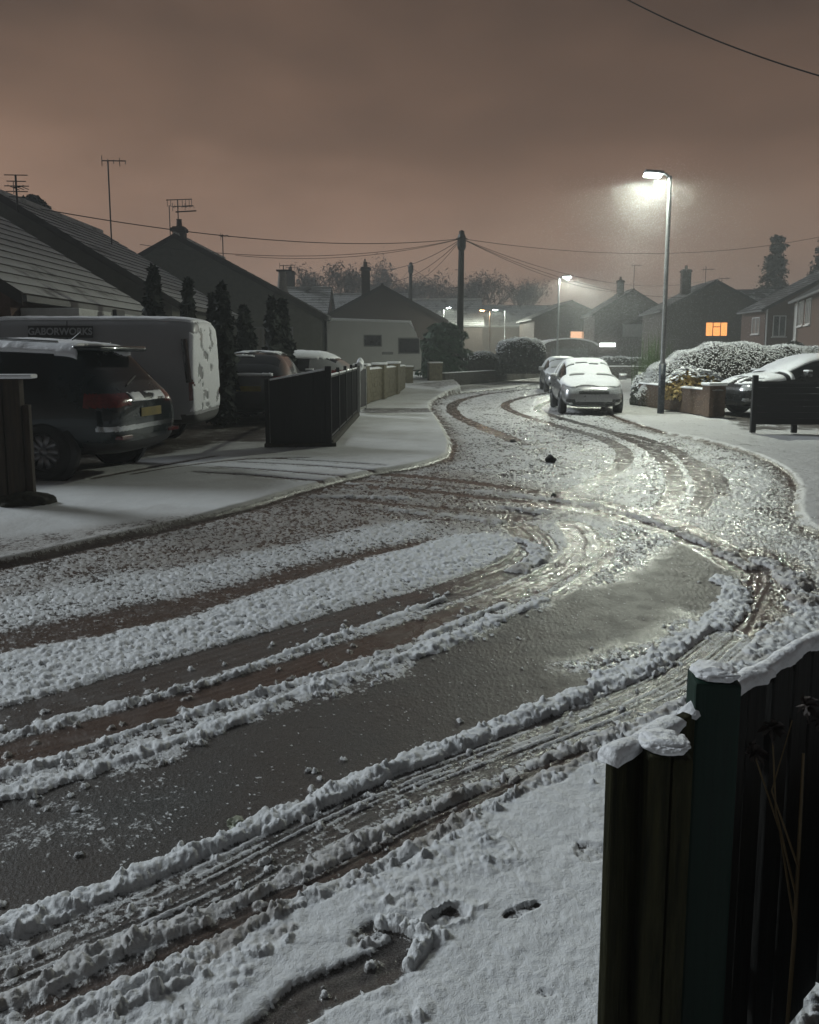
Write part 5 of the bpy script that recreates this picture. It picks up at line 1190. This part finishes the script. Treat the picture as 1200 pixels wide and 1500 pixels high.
plate(sal, FRONT(2.285, .0, .44), PLATE_W)
wm_ = dict(salm); wm_['body'] = SILVER
ed = car('white_saloon', 'pale car of which only the nose shows at the right edge, before the black board', 'car', sal_st, wm_, sal_spec, (0, 0, .08), 0, 'parked cars',
         wheels=((1.42, .81), (1.42, -.81), (-1.40, .81), (-1.40, -.81)), snow=(('snow_layer', sal_snow, .028, SNOW_C),), mirrors=(.86, 1.0, 1.0))
fa = R(188); fv = Vector((math.cos(fa), math.sin(fa), 0)); fr = Vector((8.07, 16.0, .08)); ed.location = fr - fv * 2.28; ed.rotation_euler.z = fa
redm = dict(hm); redm['body'] = M('red_paint', (0.32, 0.02, 0.02), 0.3, 0.1, coat=0.8)
p = Q(1000, 504, 37)
rcar = car('red_hatchback', 'red hatchback glimpsed over the frosted hedge below the orange lit house', 'car', hatch_st, redm, hatch_spec, (p.x + 1.6, 37.5, p.z - 1.45), R(176), 'parked cars', wheels=((1.32, .80), (1.32, -.80), (-1.30, .80), (-1.30, -.80)))

# caravan
CARA = M('caravan_white', (0.42, 0.42, 0.41), 0.45, 0.06, scale=2)
p0, p1 = Q(480, 540, 37), Q(617, 540, 37); Lc = p1.x - p0.x
cv = thing('caravan', 'white touring caravan with two dark windows in front of the brown roofed house', 'caravan', ((p0.x + p1.x) / 2, 38.0, .38))
prof = [(-Lc / 2, .45), (Lc / 2, .45), (Lc / 2 + .02, 1.2), (Lc / 2 - .22, 2.1), (Lc / 2 - .55, 2.52), (-Lc / 2 + .25, 2.62), (-Lc / 2, 2.5)]
MB().prism(prof, -1.05, 1.05).obj('body', CARA, cv)
MB().prism([(-Lc / 2, 2.50), (-Lc / 2 + .25, 2.62), (Lc / 2 - .55, 2.52), (Lc / 2 - .3, 2.24), (Lc / 2 - .45, 2.62), (-Lc / 2 + .25, 2.74), (-Lc / 2 + .02, 2.62)], -1.07, 1.07).obj('snow_layer', SNOW, cv, True)
for u0, u1, z0_, z1_ in ((-.42, .30, 1.52, 1.95), (1.12, 2.0, 1.20, 1.82)):
    f = MB().bbox(u0 - .05, u1 + .05, -1.085, -1.045, z0_ - .05, z1_ + .05, .012).obj('window', UPVC_D, cv); MB().bbox(u0, u1, -1.10, -1.088, z0_, z1_, .004).obj('pane', PANE, f)
MB().bbox(.35, .85, -1.07, -1.045, 1.12, 1.24, .01).obj('vent', UPVC_D, cv)
for xx in (-.4, .5): wheel(cv, xx, -.92, .32, .2, -1)
MB().bbox(-Lc / 2 + .1, Lc / 2 - .3, -1.06, -1.046, .48, .62, .005).obj('skirt_trim', UPVC_D, cv)

# ================================================================== WALLS, FENCES, GATES
WALLB = M('garden_block_wall', (0.13, 0.115, 0.075), 0.9, 0.45, scale=9, bump=0.012)
WALLD = M('dark_garden_wall', (0.05, 0.045, 0.035), 0.9, 0.4, scale=9, bump=0.012)
WALLR = M('brick_wall_low', (0.10, 0.065, 0.045), 0.9, 0.45, scale=12, bump=0.012)
def wall_run(name, label, a, b, h, th, mat, z0=.06, cap=.045, piers=(), pier_h=.12, cat='wall', group=None, capmat=SNOW):
    a = Vector((*a, 0)); b = Vector((*b, 0)); L = (b - a).length; ang = math.atan2(b.y - a.y, b.x - a.x)
    t = thing(name, label, cat, (a.x, a.y, z0), ang, group)
    w = MB(); nseg = max(2, int(L / .9)); w.bbox(0, L, -th / 2, th / 2, 0, h, .012)
    rnd = random.Random(len(label)); 
    z_ = .0
    while z_ < h - .1:                                        # courses of rough stone faces
        x_ = rnd.uniform(-.2, 0)
        while x_ < L:
            ww_ = rnd.uniform(.22, .5); x1 = min(L - .01, x_ + ww_ - .015); x0 = max(.01, x_)
            if x1 - x0 > .05: w.bbox(x0, x1, -th / 2 - rnd.uniform(.004, .022), -th / 2 + .02, z_ + .008, z_ + .135, .008)
            x_ += ww_
        z_ += .145
    w.obj('masonry', mat, t)
    for u in piers:
        p_ = MB().bbox(u - .20, u + .20, -.20, .20, 0, h + pier_h, .015).obj('pier', mat, t)
        if cap: MB().bbox(u - .23, u + .23, -.23, .23, h + pier_h + .002, h + pier_h + cap * 1.5, .025).obj('snow_cap', capmat, p_, True)
    if cap:
        n_ = max(8, int(L / .08)); P = []; F = []
        for i in range(n_ + 1):
            u = L * i / n_; k = .7 + .6 * rnd.random()
            for j, (v, zz) in enumerate(((-th / 2 - .02, .003), (-th / 2 - .035, cap * .45), (-th / 4, cap * k), (th / 4, cap * k), (th / 2 + .035, cap * .45), (th / 2 + .02, .003))): P.append((u, v, h + zz))
            if i: F += [((i - 1) * 6 + j, (i - 1) * 6 + j + 1, i * 6 + j + 1, i * 6 + j) for j in range(5)]
        F += [(0, 1, 2, 3, 4, 5), tuple(n_ * 6 + j for j in (5, 4, 3, 2, 1, 0))]
        MB().add(P, F).obj('snow_cap', capmat, t, True)
    return t
wall_run('garden_wall', 'long stone garden wall with snowy coping beyond the black railings on the left pavement', G(529, 592, .1), G(590, 574, .1), .98, .2, WALLB, .1, .05, (0.15, 2.9, 5.6))
q = G(598, 572, .1)
def pier(label, px, py, w_, h, z0=.08, mat=WALLB):
    gx, gy = G(px, py, z0); t = thing('gate_pier', label, 'gate pier', (gx, gy, z0), R(8), 'stone gate piers')
    MB().bbox(-w_ / 2, w_ / 2, -w_ / 2, w_ / 2, 0, h, .02).bbox(-w_ / 2 - .03, w_ / 2 + .03, -w_ / 2 - .03, w_ / 2 + .03, h, h + .07, .015).obj('masonry', mat, t)
    MB().bbox(-w_ / 2 - .02, w_ / 2 + .02, -w_ / 2 - .02, w_ / 2 + .02, h + .072, h + .13, .025).obj('snow_cap', SNOW, t, True)
pier('narrow stone gate pier ending the left garden wall', 598, 571, .36, .86)
pier('wider stone gate pier standing below the green conifer bush', 637, 567, .58, .98)
wall_run('garden_wall', 'dark low wall running right from the wide stone pier to the rounded hedge', G(649, 567, .06), G(735, 560, .03), .62, .22, WALLD, .05, .035)
wall_run('garden_wall', 'dark low wall under the rounded clipped hedge at the bend', G(733, 560, .03), G(796, 553, .03), .60, .24, WALLD, .03, .0)
wall_run('garden_wall', 'low brick wall along the right pavement below the frosted hedge', G(1050, 611, .07), G(940, 593, .07), .62, .22, WALLR, .07, .05, (0.2,))
pw = G(936, 592, .07); t = thing('gate_post', 'slim pale gate post at the left end of the right hand brick wall', 'gate post', (pw[0], pw[1], .05))
MB().bbox(-.05, .05, -.05, .05, 0, .98, .01).obj('post', M('pale_post', (0.42, 0.44, 0.36), 0.6), t)
wall_run('garden_wall', 'distant low snowy wall across the end of the road', (Q(800, 540, 50).x, 50), (Q(955, 540, 50).x, 49), .75, .25, WALLD, 0, .06)

# solid black fence with snowy top, railings beside the left pavement
BLKF = M('black_fence_paint', (0.010, 0.010, 0.011), 0.6, 0.4, scale=6, stretch=(8, 8, .8))
a = G(482, 652, .1); fx0, fy0 = a
bf = thing('solid_fence', 'solid black fence with a thin snowy top edge at the drive corner', 'fence', (fx0, fy0, .08), R(184))
pan = MB(); rnd = random.Random(3)
for k in range(8): pan.bbox(k * .118, k * .118 + .1185, -.012 + rnd.uniform(-.003, .003), .012, .03, 1.23 - .022 * k + .01 * rnd.random(), .004)
pan.obj('board_panel', BLKF, bf); MB().bbox(-.05, .05, -.05, .05, 0, 1.30, .01).obj('post', BLKF, bf); MB().bbox(.95, 1.02, -.035, .035, 0, 1.10, .01).obj('post', BLKF, bf)
MB().bbox(0.05, .95, -.03, .035, 0, .03, .012, 0, Matrix.Translation((0, 0, 1.243)) @ Matrix.Rotation(math.atan(.022 / .118), 4, 'Y')).obj('snow_cap', SNOW, bf, True)
MB().bbox(-.12, 1.04, -.05, .05, -.05, .06, .02).obj('plinth', WALLD, bf)
b_ = G(523, 608, .1); L = math.hypot(b_[0] - fx0, b_[1] - fy0); ang = math.atan2(b_[1] - fy0, b_[0] - fx0)
rl = thing('railings', 'black metal railings with upright bars along the left pavement edge', 'railings', (fx0, fy0, .08), ang)
for k in range(5): 
    u = .12 + (L - .24) * k / 4; MB().bbox(u - .03, u + .03, -.03, .03, 0, 1.25, .008).obj('post', BLKF, rl)
br = MB()
u = .12
while u < L - .1: br.tube([(u, 0, .1), (u, 0, 1.14)], .011, 5); u += .115
for zz in (.14, 1.12): br.bbox(.1, L - .1, -.018, .018, zz - .015, zz + .015, .004)
br.obj('bars', BLKF, rl)
sc = MB()
for k in range(4):
    u0 = .12 + (L - .24) * k / 4; sc.bbox(u0 + .05, u0 + (L - .24) / 4 - .04, -.022, .022, 1.137, 1.165, .01)
sc.obj('snow_cap', SNOW, rl, True)
MB().bbox(.05, L - .05, -.07, .07, 0, .10, .015).obj('kerb', WALLD, rl)
gp = G(527, 607, .1); t = thing('garden_gate', 'dark garden gate with pale frame and a lump of snow, past the railings', 'gate', (gp[0] - .03, gp[1] + .25, .08), ang - R(6))
fm_ = MB().bbox(0, .06, -.03, .03, .06, 1.2, .008).bbox(.94, 1.0, -.03, .03, .06, 1.2, .008).bbox(.06, .94, -.025, .025, 1.1, 1.16, .006).bbox(.06, .94, -.025, .025, .1, .16, .006); fm_.obj('frame', M('gate_frame_pale', (0.28, 0.28, 0.27), 0.5), t)
MB().bbox(.065, .935, -.012, .012, .165, 1.095, .004).obj('panel', BLKF, t)
sl_ = bmesh.new(); bmesh.ops.create_icosphere(sl_, subdivisions=3, radius=1)
for v in sl_.verts: v.co = Vector((v.co.x * .16 * (1 + .3 * math.sin(v.co.z * 5)), v.co.y * .09, v.co.z * .14 + .04 * math.sin(v.co.x * 4)))
MB().bm(sl_, 0, Matrix.Translation((.2, 0, 1.22))).obj('snow_lump', SNOW, t, True)

# black board gate on feet at the right-hand drive
a = G(1102, 633, .08); bg = thing('board_gate', 'low solid black board gate on short feet at the right-hand drive', 'gate', (a[0], a[1], .07), R(-3))
pb = MB()
for k in range(7): pb.bbox(.06, 2.6, -.02 + .002 * (k % 2), .02, .16 + k * .118, .16 + k * .118 + .115, .004)
pb.obj('board_panel', BLKF, bg); MB().bbox(-.04, .055, -.045, .045, 0, 1.10, .01).obj('post', BLKF, bg)
for u in (.78, 1.7, 2.55): MB().bbox(u - .05, u + .05, -.04, .04, 0, .157, .01).obj('foot', BLKF, bg)
MB().bbox(.06, 2.6, -.05, -.022, .94, .965, .004).obj('top_rail', M('board_edge', (0.03, 0.03, 0.03), 0.5), bg)

# left edge: weathered gate posts with snow, metal gate stile
WOODW = M('weathered_brown_post', (0.032, 0.022, 0.014), 0.85, 0.5, scale=4, stretch=(9, 9, .7), bump=0.006)
t = thing('gate_post', 'broad weathered wooden gate post with a flat snow cap at the left edge', 'gate post', (*G(22, 738, .08), .06), R(8))
MB().bbox(-.20, -.04, -.08, .08, 0, 1.28, .012).bbox(-.03, .13, -.075, .075, 0, 1.28, .012).bbox(.135, .20, -.05, .05, 0, 1.02, .012).obj('post', WOODW, t)
MB().bbox(-.26, .26, -.11, .11, 1.282, 1.325, .018).obj('snow_cap', SNOW, t, True)
MB().bbox(-.27, -.225, -.03, .03, .02, 1.72, .008).obj('metal_stile', M('gate_metal_dark', (0.03, 0.032, 0.034), 0.4, metal=.5), t)
tt = bmesh.new(); bmesh.ops.create_icosphere(tt, subdivisions=4, radius=1)
for v in tt.verts:
    k = 1 + .5 * (fbm(np.array([v.co.x * 3]), np.array([v.co.y * 3 + v.co.z]), 3, 3)[0] - .5); v.co = Vector((v.co.x * .30 * k, v.co.y * .2 * k, max(-.05, v.co.z * .11 * k)))
tag(MB().bm(tt).obj('earth_clod', M('dark_earth', (0.03, 0.028, 0.018), .9, .5, scale=20, bump=.02), None, True, (*G(35, 735, .1), .10)), 'dark mossy clod of earth at the foot of the left gate post', 'clod')

# ---- the near fence at the right
STAIN = M('dark_stained_board', (0.005, 0.005, 0.0045), 0.8, 0.5, spec=0.3, scale=7, stretch=(9, 9, .6), bump=0.006, col2=(0.026, 0.025, 0.022), detail=8)
MOSSY = M('mossy_weathered_board', (0.007, 0.008, 0.004), 0.9, 0.7, spec=0.2, scale=7, stretch=(9, 9, .7), bump=0.010, detail=9, col2=(0.050, 0.047, 0.021))
GREENP = M('green_painted_post', (0.005, 0.022, 0.014), 0.6, 0.35, spec=0.3, scale=3, stretch=(10, 10, .5), bump=0.003)
A_ = Vector((*G(892, 1108, .955), 0)); B_ = Vector((*G(1200, 938, .955), 0)); dirv = (B_ - A_).normalized(); fang = math.atan2(dirv.y, dirv.x)
gf = thing('garden_fence', 'close boarded dark garden fence with green post and snow caps in the near right corner', 'fence', (A_.x, A_.y, 0), fang)
rnd = random.Random(11); Lf = 3.6; u = 0.0; bd = MB(); old = MB()
tops = []
while u < Lf:
    ww_ = rnd.uniform(.088, .10); top = .955 + rnd.uniform(-.008, .008) + (.0 if u > .25 else -.0)
    (old if u < .22 else bd).bbox(u + .005, u + ww_ - .005, -.010 + rnd.uniform(-.007, .005), .010, .04, top, .004); tops.append((u, top)); u += ww_
bd.obj('board_panel', STAIN, gf); old.obj('board_panel', MOSSY, gf)
rls = MB()
for zz in (.25, .80): rls.bbox(.1, Lf, .014, .055, zz - .04, zz + .04, .006)
rls.obj('rail', STAIN, gf)
def snow_strip(par, u0, u1, v, z0_, th, hh, seed, n_=70, gaps=0.0):
    rg = np.random.default_rng(seed); us = np.linspace(u0, u1, n_); P = []; F = []
    f1 = fbm(us * 9, us * 0 + seed, seed, 4); f2 = fbm(us * 22, us * 0 + seed, seed + 4, 3); K = 9
    for i, uu in enumerate(us):
        h_ = hh * (.35 + 1.1 * f1[i]); w_ = th * (.75 + .5 * f2[i]); en = min(1, min(i, n_ - 1 - i) / 3 + .25)
        for j in range(K):
            a = math.pi * j / (K - 1); P.append((uu, v + w_ * math.cos(a) * (1 + .15 * math.sin(uu * 40 + j)), z0_ + max(0, math.sin(a)) ** .6 * h_ * en - (.012 * (f2[i]) if j in (0, K - 1) else 0)))
        if i: F += [((i - 1) * K + j, (i - 1) * K + j + 1, i * K + j + 1, i * K + j) for j in range(K - 1)]
    F += [tuple(range(K)), tuple((n_ - 1) * K + j for j in range(K - 1, -1, -1))]
    return MB().add(P, F).obj('snow_cap', SNOW, par, True)
snow_strip(gf, -.005, .21, 0, .952, .017, .017, 3, 60); snow_strip(gf, .24, .55, 0, .953, .022, .016, 4, 40); snow_strip(gf, .50, 3.55, 0, .955, .019, .023, 6, 420)
gp_ = MB(); LOC = lambda px, py, zz: Matrix.Rotation(-fang, 4, 'Z') @ (Vector((*G(px, py, zz), 0)) - A_)
Mp = Matrix.Translation(LOC(1047, 972, 1.035)) @ Matrix.Rotation(-fang + R(-8), 4, 'Z')
gp_.bbox(-.040, .040, -.040, .040, 0, 1.012, .006, 0, Mp); po = gp_.obj('post', GREENP, gf)
def cap_blob(par, Mx, wx_, wy_, hh, seed, zz):
    bm = bmesh.new(); bmesh.ops.create_icosphere(bm, subdivisions=5, radius=1)
    for v in bm.verts:
        c = v.co; k = 1 + .34 * (fbm(np.array([c.x * 2.6 + 9]), np.array([c.y * 2.6 + c.z * 2 + 9]), seed, 6)[0] - .5)
        q = [math.copysign(abs(a) ** .8, a) for a in c]; v.co = Vector((q[0] * wx_ * k, q[1] * wy_ * k, zz + (q[2] * .5 + .42) * hh * k))
    return MB().bm(bm, 0, Mx).obj('snow_cap', SNOW, par, True)
cap_blob(po, Mp, .041, .041, .022, 4, 1.011)
Mp2 = Matrix.Translation(LOC(972, 1092, .955)) @ Matrix.Rotation(-fang - R(3), 4, 'Z')
p2 = MB().bbox(-.034, .004, -.040, .040, 0, .955, .007, 0, Mp2).bbox(.006, .040, -.038, .038, 0, .95, .007, 0, Mp2).obj('post', MOSSY, gf); p2['label'] = 'cracked mossy post with a slumped lump of snow'
cap_blob(p2, Mp2, .040, .040, .022, 8, .953)
# leaning snowy ledge board at the foot of the fence, in the corner
MB().bbox(.30, 3.0, -.30, -.26, 0.0, .62, .01).obj('gravel_board', STAIN, gf)
snow_strip(gf, .32, 2.9, -.28, .62, .03, .03, 12, 160)

# dried plant leaning on the fence
DRY = M('dried_stem', (0.11, 0.075, 0.03), 0.7, 0.3, scale=8); DRYL = M('dried_leaf', (0.045, 0.034, 0.030), 0.75, 0.5, scale=20)
dp = thing('dried_plant', 'dried flower stems with shrivelled snowy heads leaning on the near fence', 'plant', (Q(1172, 1300, 1.42).x, 1.42, 0.0))
st = MB(); rnd = random.Random(8)
st.tube([(-.012, 0, 0), (-.004, .0, .5), (.0, .02, .86)], [.0045, .004, .0025], 6)
for k in range(3): st.tube([(-.003, .004, .52 + .06 * k), (-.03 - k * .01, .03, .70 + .04 * k), (-.085 + k * .035, .04, .855 + .03 * k)], [.0024, .002, .0014], 4)
st.obj('stem', DRY, dp)
for hx, hy, hz in ((-.085, .04, .855), (-.05, .04, .90), (.0, .02, .955), (.035, .02, .93)):
    lv = MB(); c0 = Vector((hx, hy, hz)); lv.tube([c0 - Vector((0, 0, .02)), c0 + Vector((0, 0, .015))], [.004, .006], 5)
    for k in range(30):
        a = Vector((rnd.gauss(0, 1), rnd.gauss(0, 1), rnd.gauss(0, 1))).normalized(); b = a.orthogonal().normalized(); L_ = rnd.uniform(.014, .034); w_ = rnd.uniform(.003, .007)
        e_ = c0 + a * L_ + Vector((0, 0, -.006)); m_ = c0 + a * L_ * .55 + a.cross(b) * .004
        lv.add([c0, m_ - b * w_, e_, m_ + b * w_], [(0, 1, 2), (0, 2, 3)])
    lv.obj('dried_flower', DRYL, dp)

# loose lumps on the road
def clod(label, px, py, r, mat, seed, name='mud_clod', flat=.6):
    bm = bmesh.new(); bmesh.ops.create_icosphere(bm, subdivisions=3, radius=1); rr_ = random.Random(seed)
    for v in bm.verts:
        c = v.co; k = 1 + 1.1 * (fbm(np.array([c.x * 1.7 + seed]), np.array([c.y * 1.7 + c.z * 1.3]), seed, 3)[0] - .5); v.co = Vector((c.x * r * k, c.y * r * k, c.z * r * flat * k))
    gx, gy = G(px, py); return tag(MB().bm(bm).obj(name, mat, None, False, (gx, gy, gz(gx, gy) + r * flat * .5)), label, 'clod')
MUD = M('mud', (0.012, 0.010, 0.008), .9, .4, scale=20, bump=.01)
clod('black clod lying on the snowy road in the middle of the bend', 806, 678, .075, MUD, 1, flat=.85)
clod('small dark crumb right in front of the black clod', 809, 688, .025, MUD, 2)
clod('small dark clod on the road below the silver car', 821, 616, .05, MUD, 3)
clod('dark crumb beside the curving wheel line on the far road', 752, 648, .05, MUD, 4)
clod('dark crumb in the slush where the wheel lines cross', 811, 726, .035, MUD, 6)
clod('greenish icy lump against the near snow bank', 345, 1214, .032, M('icy_lump', (.30, .32, .24), .5, .3, scale=30), 5, 'ice_lump', .7)

# ---- snowflakes drifting through the lamplight
rng = np.random.default_rng(77); PV = []; PF = []
octa = np.array([(1, 0, 0), (0, 1, 0), (-1, 0, 0), (0, -1, 0), (0, 0, .7), (0, 0, -.7)]); of = np.array([(0, 1, 4), (1, 2, 4), (2, 3, 4), (3, 0, 4), (1, 0, 5), (2, 1, 5), (3, 2, 5), (0, 3, 5)])
for (lx, ly, cnt, rad, hh, r0, r1) in ((bx - .55, by - .1, 52000, 2.2, 5.9, .0024, .0048), (10.4, 47, 24000, 2.4, 6.1, .004, .008)):
    q = np.stack([lx + rad * np.abs(rng.normal(0, 1, cnt)) * np.cos(t_ := rng.uniform(0, 6.28, cnt)), ly + rad * np.abs(rng.normal(0, 1, cnt)) * np.sin(t_), rng.uniform(.3, hh, cnt)], -1)
    keep_ = np.hypot(np.hypot(q[:, 0] - lx, q[:, 1] - ly), q[:, 2] - 6.0) > 0.65; q = q[keep_]; cnt = len(q); fan = (.50 + .10 * np.clip(6.2 - q[:, 2], 0, 9))[:, None]; q[:, :2] = np.array([lx, ly]) + (q[:, :2] - np.array([lx, ly])) * fan; q[:, 0] -= .12 * np.clip(6.2 - q[:, 2], 0, 9)
    s_ = rng.uniform(r0, r1, cnt); V_ = (octa[None] * s_[:, None, None] + q[:, None]).reshape(-1, 3); b0 = sum(len(v) for v in PV)
    PV.append(V_); PF.append((of[None] + 6 * np.arange(cnt)[:, None, None] + b0).reshape(-1, 3))
fs = raw_mesh('falling_snow', np.concatenate(PV), np.concatenate(PF), SNOW); fs['kind'] = 'stuff'

# ---- the air: fine snow and mist
hz = MB().box(-245, 245, -245, 245, -1.2, 15.5).obj('haze', None)
hz.data.materials.clear()
hmat = bpy.data.materials.new('misty_air'); hmat.use_nodes = True; ht = hmat.node_tree; ht.nodes.remove(ht.nodes['Principled BSDF'])
pv = ht.nodes.new('ShaderNodeVolumePrincipled'); pv.inputs['Color'].default_value = (.76, .78, .77, 1); pv.inputs['Density'].default_value = HAZE_DENSITY; pv.inputs['Anisotropy'].default_value = 0.0
ht.links.new(pv.outputs[0], ht.nodes['Material Output'].inputs['Volume']); hz.data.materials.append(hmat); hz['kind'] = 'stuff'
